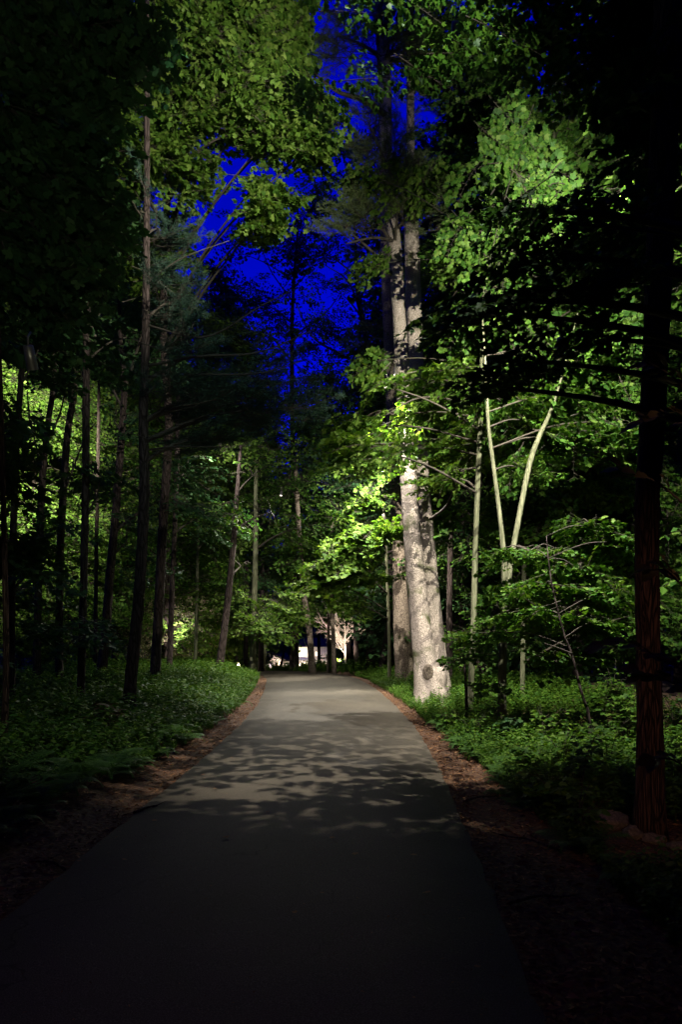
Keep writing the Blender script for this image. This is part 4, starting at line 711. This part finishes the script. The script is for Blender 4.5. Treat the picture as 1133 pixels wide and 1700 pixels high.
# ================================================================== GROUND COVER, FERNS, SHRUBS, LITTER, ROCKS
rng = np.random.default_rng(21)
def plant_proto(rng, h=0.42, nst=4, shape=OVATE, ls=0.075):
    gl = G()
    P = []; D = []; U = []; Z = []
    for s in range(nst):
        a = rng.uniform(0, 6.28); lean = rng.uniform(.1, .5); hh = h * rng.uniform(.6, 1.1)
        top = np.array([math.cos(a) * lean * hh, math.sin(a) * lean * hh, hh]); tube(gl, [np.zeros(3), top * [.4, .4, .55], top], [.003, .0025, .001], 3, cap=False)
        for q in range(6):
            t = .35 + .65 * q / 5; p = top * [t ** 1.5, t ** 1.5, t]
            for e in (0, 1):
                aa = q * 1.57 + e * 3.14 + rng.normal(0, .4); P.append(p); D.append((math.cos(aa), math.sin(aa), rng.uniform(-.5, .15))); U.append(np.array([0, 0, 1]) + rng.normal(0, .3, 3)); Z.append(ls * rng.uniform(.6, 1.25))
    leaves(gl, shape, np.array(P), np.array(D), np.array(U), np.array(Z)); return gl.arr()
PL = [plant_proto(rng) for _ in range(6)] + [plant_proto(rng, .3, 5, OVATE, .05) for _ in range(3)]
def edge(y, side): return np.interp(y, RY, RL if side < 0 else RR)
def cover(name, label, side, n_, y0, y1, wmax, off, hscale=1.0, protos=PL):
    y = y0 + (y1 - y0) * rng.uniform(0, 1, n_) ** 0.8
    o = off(y) + wmax * rng.uniform(0, 1, n_) ** 1.4
    x = edge(y, side) + side * o
    kp = ~((x > 1.95) & (x < 3.2) & (y > 4.7) & (y < 6.1)); x, y, o = x[kp], y[kp], o[kp]; n_ = len(x)
    P = np.stack([x, y, zg(x, y) - 0.01], -1); a = rng.uniform(0, 6.28, n_); s = hscale * rng.uniform(.65, 1.25, n_) * np.clip(.45 + o * .5 - off(y) * .3, .45, 1.05)
    B = np.zeros((n_, 3, 3)); B[:, 0, 0] = np.cos(a); B[:, 1, 0] = np.sin(a); B[:, 0, 1] = -np.sin(a); B[:, 1, 1] = np.cos(a); B[:, 2, 2] = 1; B *= s[:, None, None]
    w_ = rng.integers(0, len(protos), n_); g = G()
    for j in range(len(protos)): g.inst(protos[j], B[w_ == j], P[w_ == j])
    return tag(link(name, g.mesh(name), M['herb']), label, None, None, 'stuff')
offL = lambda y: np.interp(y, [2, 5, 8, 11, 16, 22, 28], [.75, .6, .5, .42, .35, .28, .3])
offR = lambda y: np.interp(y, [2, 5, 7, 10, 14, 20, 28], [.75, .7, .55, .38, .3, .25, .3])
cover('ground_cover', 'dense low herbs covering the left bank', -1, 5200, 7.5, 30, 7, offL, 1.0)
cover('ground_cover', 'dense low herbs along the right side up to the pine', 1, 3800, 8.5, 27, 5, offR, .85)
cover('ground_cover', 'low herbs beyond the crest of the drive', 1, 1500, 27, 46, 9, lambda y: .3 + 0 * y, 1.2)
cover('ground_cover', 'sparse low herbs under the near right pine', 1, 2800, 2.6, 10, 5, lambda y: offR(y) + .1, .75)
cover('ground_cover', 'sparse low herbs among the near left ferns', -1, 1100, 4.5, 10, 6, lambda y: offL(y) + .5, .8)
def fern_proto(rng, nf=9, L=0.62):
    g = G()
    for f in range(nf):
        a = f / nf * 6.28 + rng.normal(0, .25); el = rng.uniform(.7, 1.15); l = L * rng.uniform(.75, 1.1); n_ = 24
        t = np.linspace(0, 1, n_); rr = l * (np.sin(el * 0 + t * 1.25) / 1.25) * .9; zz = l * (.78 * t - .62 * t ** 2.2) * el
        ca, sa = math.cos(a), math.sin(a); C = np.stack([rr * ca, rr * sa, zz], -1); tube(g, C, .003 * (1 - t * .8), 3, cap=False)
        T = unit(np.gradient(C, axis=0)); S = np.array([-sa, ca, 0.0])
        for i in range(3, n_):
            pl = l * .24 * math.sin(min(1, (t[i] + .02) * 1.15) ** .7 * math.pi * .97 + .03) + .008
            for s in (-1, 1):
                d_ = unit(S * s + T[i] * .35 + np.array([0, 0, -.12])); w2 = l / n_ * .24; p = C[i]
                V = np.array([p - T[i] * w2, p + d_ * pl * .5 - T[i] * w2 * 1.1, p + d_ * pl, p + d_ * pl * .5 + T[i] * w2 * 1.1, p + T[i] * w2]); L_ = np.arange(5) if s > 0 else np.arange(5)[::-1].copy()
                g.add(V, L_, np.array([5]))
    return g.mesh('fern')
FM = [fern_proto(np.random.default_rng(60 + i), 8 + i, .62) for i in range(4)]
for f in FM: f.materials.append(M['fern'])
def fern(x, y, s, label, group):
    o = bpy.data.objects.new('fern', FM[random.randrange(4)]); COL.objects.link(o); o.location = (x, y, float(zg(x, y)) - .01); o.scale = (s, s, s); o.rotation_euler = (random.uniform(-.1, .1), random.uniform(-.1, .1), random.uniform(0, 6.28))
    tag(o, label, 'fern', group)
for i in range(200):
    y = 3.2 + 16 * (i / 200) ** 1.3 + random.uniform(-.3, .3); o = float(offL(y)) + .15 + random.random() ** 1.3 * 3.6; x = float(edge(y, -1)) - o
    fern(x, y, random.uniform(.85, 1.4), 'fern with arching fronds among the ferns crowding the near left bank', 'ferns crowding the near left bank')
for i in range(80):
    y = 4.0 + 9.5 * random.random(); o = float(offR(y)) + .15 + random.random() ** 1.4 * 2.4; x = float(edge(y, 1)) + o
    if 1.9 < x < 3.2 and 4.5 < y < 6.2: continue
    fern(x, y, random.uniform(.55, 1.05), 'fern among the low plants on the right bank', 'ferns on the right bank')
for (px, py, s, lb) in [(868, 1345, .62, 'bright yellow green fern beside the bare litter, lowest on the right'), (835, 1320, .5, 'small light fern left of the bright yellow green one'), (850, 1265, .75, 'feathery fern catching light above the right shoulder'), (712, 1192, .4, 'small bright fern at the drive edge below the twin pine')]:
    p = ground_at(px, py); fern(p[0], p[1], s, lb, None)
# litter on the shoulders
def flakes(name, label, n_, yr, side, w0, w1, sz=(.012, .035), mat_='litter', zoff=.006):
    y = rng.uniform(yr[0], yr[1], n_); y = yr[0] + (yr[1] - yr[0]) * rng.uniform(0, 1, n_) ** 1.6; x = edge(y, side) + side * (w0 + (w1 - w0) * rng.uniform(0, 1, n_) ** 1.2)
    P = np.stack([x, y, zg(x, y) + zoff + rng.uniform(0, .012, n_)], -1); D = rng.normal(0, 1, (n_, 3)); D[:, 2] *= .18; U = np.array([0, 0, 1.0]) + rng.normal(0, .35, (n_, 3)); B = bases(D, U); s = rng.uniform(sz[0], sz[1], n_)
    B = B * s[:, None, None]; B[:, :, 1] *= rng.uniform(.15, .9, (n_, 1)); B[:, :, 0] *= rng.uniform(.8, 2.0, (n_, 1)); g = G(); g.inst(KITE, B, P)
    return tag(link(name, g.mesh(name), M[mat_]), label, None, None, 'stuff')
flakes('leaf_litter', 'dry leaf litter and wood chips on the right shoulder', 26000, (2.6, 22), 1, .0, 2.2, (.015, .05))
flakes('leaf_litter', 'dry leaf litter and wood chips on the left shoulder', 15000, (2.8, 24), -1, .0, 1.5, (.015, .05))
n_ = 1500; y = 2.8 + 16 * rng.uniform(0, 1, n_) ** 1.5; sd = rng.choice([-1, 1], n_); tt = rng.uniform(0, 1, n_) ** 3 * .5
l_, r_ = np.interp(y, RY, RL), np.interp(y, RY, RR); x = np.where(sd < 0, l_ + (r_ - l_) * tt, r_ - (r_ - l_) * tt)
P = np.stack([x, y, prof(y) + .018 + .03 * (1 - (2 * (x - l_) / (r_ - l_) - 1) ** 2)], -1); D = rng.normal(0, 1, (n_, 3)); D[:, 2] *= .05; B = bases(D, np.array([0, 0, 1.0]) + rng.normal(0, .1, (n_, 3))) * rng.uniform(.008, .028, n_)[:, None, None]; B[:, :, 1] *= rng.uniform(.1, .8, (n_, 1))
g = G(); g.inst(KITE, B, P); tag(link('drive_litter', g.mesh('drive_litter'), M['litter']), 'tiny dry needles and leaf bits strewn on the drive edges', None, None, 'stuff')
# single fallen leaves on the drive
g = G(); g.inst(MAPLE, np.eye(3)[None] * .06, np.zeros((1, 3))); FL = g.mesh('fallen_leaf'); FL.materials.append(M['litter'])
for i in range(26):
    y = 3.0 + 9 * random.random() ** 1.3; t = random.random(); x = float(edge(y, -1)) * (1 - t) + float(edge(y, 1)) * t
    o = bpy.data.objects.new('fallen_leaf', FL); COL.objects.link(o); s = random.uniform(.35, .9); o.scale = (s, s, s); o.location = (x, y, float(prof(y)) + .052); o.rotation_euler = (random.uniform(-.15, .15), random.uniform(-.15, .15), random.uniform(0, 6.28))
    tag(o, 'small dry leaf lying on the dark asphalt', 'fallen leaf', 'dry leaves lying on the drive')
for i, (px, py, l_, a_) in enumerate([(800, 1330, .5, .6), (870, 1400, .7, 2.2), (250, 1345, .45, 1.1), (70, 1440, .5, 2.6), (905, 1500, .5, .3), (742, 1262, .3, 1.9)]):
    p = ground_at(px, py); r = np.random.default_rng(300 + i); g = G(); dv = np.array([math.cos(a_), math.sin(a_), 0]) * l_ / 2; q = [-dv, dv * -.2 + [.02, .03, .015], dv * .5, dv]
    tube(g, spline(q, 10), np.linspace(.011, .004, 10), 7, .08, r); e = dv * .1; tube(g, spline([e, e + [.06, .08, .02], e + [.1, .16, .03]], 6), np.linspace(.005, .002, 6), 5, .05, r)
    o = link('fallen_stick', g.mesh('fallen_stick', smooth=True), M['darkbark']); o.location = (p[0], p[1], float(zg(p[0], p[1])) + .02)
    tag(o, ['crooked stick on the litter beside the bright fern', 'longest stick, lying below the right shoulder shrubs', 'stick on the left shoulder near the middle ferns', 'stick on the left shoulder nearest the viewer', 'stick in the dark litter at the lower right', 'short stick high on the right shoulder'][i], 'stick')
# rocks
def rock(px, py, s, label, seed):
    p = ground_at(px, py); r = np.random.default_rng(seed); g = G(); n1_, n2_ = 20, 12; V = []
    ph = r.uniform(0, 6.28, 9)
    for i in range(n2_ + 1):
        for j in range(n1_):
            t = i / n2_ * math.pi; a = j / n1_ * 2 * math.pi; v = np.array([math.sin(t) * math.cos(a), math.sin(t) * math.sin(a), math.cos(t)])
            k = 1 + .16 * math.sin(3 * v[0] + ph[0]) + .14 * math.sin(4 * v[1] + ph[1]) + .08 * math.sin(7 * v[2] + ph[2] + 3 * v[0]) + .05 * math.sin(11 * v[0] + ph[3]) * math.sin(9 * v[1] + ph[4])
            V.append(v * k * np.array([s, s * .7, s * .5]))
    V = np.array(V); i = np.arange(n2_)[:, None] * n1_; j = np.arange(n1_)[None, :]; Q = np.stack([i + j, i + n1_ + j, i + n1_ + (j + 1) % n1_, i + (j + 1) % n1_], -1).reshape(-1, 4)
    g.add(V, Q.ravel(), np.full(len(Q), 4)); o = link('rock', g.mesh('rock', smooth=True), M['stone']); o.location = (p[0], p[1], float(zg(p[0], p[1])) + s * .22); o.rotation_euler = (0, 0, r.uniform(0, 6)); tag(o, label, 'rock')
rock(1022, 1372, .17, 'largest pale field stone, left of the reddish pine foot', 1)
rock(1052, 1392, .12, 'flat stone right of the largest pale one', 2)
rock(990, 1362, .09, 'small rounded stone left of the largest pale one', 3)
rock(1090, 1400, .10, 'pale stone below the reddish pine foot', 4)
rock(1128, 1412, .09, 'pale stone cut by the right edge', 5)
rock(910, 1352, .05, 'little stone near the bright fern', 6)
# understory shrubs on the right, each a thing
def shrub(px, py, h, label, seed, shape=OVATE, ls=.10, leafm='herb', n_=None, spread=.5, group=None, d=None):
    r = np.random.default_rng(seed); p = ground_at(px, py) if d is None else np.array([(px - 566.5) / F * d, d, 0]); p[2] = zg(p[0], p[1]); root = empty('seedling' if h < .6 else 'shrub', p, label, 'shrub', group); gw = G(); gl = G(); P = []; D = []; U = []; Z = []
    for s in range(5):
        a = r.uniform(0, 6.28); top = np.array([math.cos(a) * spread * h * r.uniform(.3, 1), math.sin(a) * spread * h * r.uniform(.3, 1), h * r.uniform(.6, 1)]); C = spline([np.zeros(3), top * [.3, .3, .6], top], 9); tube(gw, C, np.linspace(.008, .002, 9), 5, cap=False)
        for q in range(int(8 + h * 8)):
            t = r.uniform(.3, 1); b0 = C[int(t * 8)]; aa = r.uniform(0, 6.28); e = b0 + np.array([math.cos(aa), math.sin(aa), .15]) * r.uniform(.03, .18) * (h + .3); tube(gw, [b0, e], [.002, .0015], 3, cap=False)
            for m_ in range(3):
                ab = aa + (m_ - 1) * 1.0; P.append(e); D.append((math.cos(ab), math.sin(ab), r.uniform(-.5, .1))); U.append(np.array([0, 0, 1]) + r.normal(0, .3, 3)); Z.append(ls * r.uniform(.6, 1.15))
    leaves(gl, shape, np.array(P), np.array(D), np.array(U), np.array(Z)); link('stems', gw.mesh('stems', smooth=True), M['twig'], root); link('foliage', gl.mesh('foliage'), M[leafm], root)
RS = [(745, 1215, .35, 'dark round leafed shrub'), (790, 1230, .5, 'bushy seedling'), (850, 1240, .6, 'broad leafed shrub'), (905, 1250, .7, 'pale topped shrub'), (935, 1290, .7, 'glossy leafed shrub'), (880, 1290, .5, 'low spreading seedling'), (965, 1330, .7, 'dark thicket shrub'), (1010, 1290, .8, 'tall loose shrub'),
      (1040, 1250, .9, 'shrub with fine bright leaves'), (1120, 1320, .8, 'small leafed shrub'), (1125, 1230, 1.2, 'tall dark shrub'), (925, 1370, .5, 'wiry low shrub'), (960, 1400, .45, 'sprawling seedling'), (1000, 1230, 1.0, 'blue green shrub'), (905, 1350, .3, 'pale seedling'), (820, 1200, .6, 'shrub of serrated leaves'), (1020, 1180, 1.1, 'leafy shrub')]
where = ['beside the drive below the twin pine', 'at the foot of the pale straight sapling', 'right in front of the grey forked sapling', 'between the forked sapling and the dark wood', 'behind the bright yellow green fern', 'above the feathery fern', 'left of the largest pale stone', 'between the slim maple and the reddish pine', 'just behind the reddish pine on its left', 'right of the reddish pine foot', 'behind the reddish pine on its right', 'right of the bright yellow green fern', 'in front of the stones', 'behind the slim understory maple', 'touching the bright yellow green fern', 'around the foot of the grey forked sapling', 'far back left of the reddish pine']
for i, ((px, py, h, a), wh) in enumerate(zip(RS, where)):
    shrub(px, py, h, a + ' ' + wh, 100 + i, [OVATE, OVATE, MAPLE][i % 3], .085, ['herb', 'maple', 'maple_dark', 'herb'][i % 4])
shrub(172, 1225, .6, 'single yellowish seedling standing over the left ferns', 140, OVATE, .16, 'brown_leaf', spread=.3)
# near broad brown leaves at the right edge
def near_leaves():
    r = np.random.default_rng(8); root = empty('near_shrub', (1.75, 2.6, float(zg(1.75, 2.6))), 'near shrub with broad dull brown leaves crossing the right edge', 'shrub'); gw = G(); gl = G(); o = np.array(root.location)
    st = [[(1300, 1500, 2.6), (1240, 1000, 2.6), (1180, 760, 2.6), (1133, 640, 2.6)], [(1290, 1500, 2.6), (1200, 1050, 2.6), (1133, 800, 2.6)], [(1310, 1400, 2.7), (1200, 1180, 2.6), (1133, 1060, 2.6)]]
    for s in st: C = spline([W(*q) for q in s], 16); C[0][2] = o[2]; tube(gw, C, np.linspace(.010, .003, 16), 6, cap=False)
    P = []; D = []; U = []; Z = []
    tw = [[(1165, 860), (1090, 800), (1040, 782), (990, 757)], [(1165, 720), (1120, 690), (1080, 700)], [(1160, 660), (1110, 620), (1075, 600)], [(1175, 1130), (1100, 1095), (1050, 1065), (1010, 1070)], [(1170, 1160), (1110, 1130), (1070, 1118)], [(1150, 990), (1110, 950), (1085, 945)], [(1160, 1290), (1120, 1262), (1090, 1260)]]
    for q in tw:
        d0 = 2.6 + r.uniform(-.12, .12); C = spline([W(a, b, d0) for a, b in q], 14); tube(gw, C, np.linspace(.0045, .0015, 14), 5, cap=False); T = unit(np.gradient(C, axis=0))
        for k in range(3, 14, 2):
            for sg in (-1, 1):
                if k < 13 and r.random() < .15: continue
                side = np.cross(T[k], [0, 0, 1]) * sg; dv = unit(T[k] * r.uniform(.5, 1) + side * r.uniform(.4, 1) + np.array([0, 0, r.uniform(-.35, .35)])); e = C[k] + dv * .018; tube(gw, [C[k], e], [.0015, .001], 3, cap=False)
                P.append(e); D.append(dv); U.append(np.array([r.normal(0, .4), -.6 + r.normal(0, .4), 1])); Z.append(r.uniform(.06, .115))
    def curl(sg):
        hv = [(.08, .12), (.2, .24), (.38, .31), (.55, .30), (.72, .21), (.87, .10)]; n_ = 6; V = []; L_ = []; S_ = []
        ys = [0, .34, .7, 1.0]
        xs_ = [0] + [h_[0] for h_ in hv] + [1]; ws = [0.004] + [h_[1] for h_ in hv] + [0.004]
        for x_, w_ in zip(xs_, ws):
            for v in (-1, -.66, -.33, 0, .33, .66, 1): V.append((x_, v * w_, .22 * abs(v) * w_ + .03 * math.sin(x_ * 14) * abs(v) - sg * .28 * x_ ** 2))
        for a in range(len(xs_) - 1):
            for c in range(6): L_ += [a * 7 + c, (a + 1) * 7 + c, (a + 1) * 7 + c + 1, a * 7 + c + 1]; S_.append(4)
        return np.array(V, float), np.array(L_), np.array(S_)
    P, D, U, Z = map(np.array, (P, D, U, Z)); h = r.random(len(P)) < .6
    leaves(gl, curl(1), P[h], D[h], U[h], Z[h]); leaves(gl, curl(.3), P[~h], D[~h], U[~h], Z[~h])
    link('stems', gw.mesh('stems', o, True), M['twig'], root); link('foliage', gl.mesh('foliage', o, True), M['brown_leaf'], root)
near_leaves()
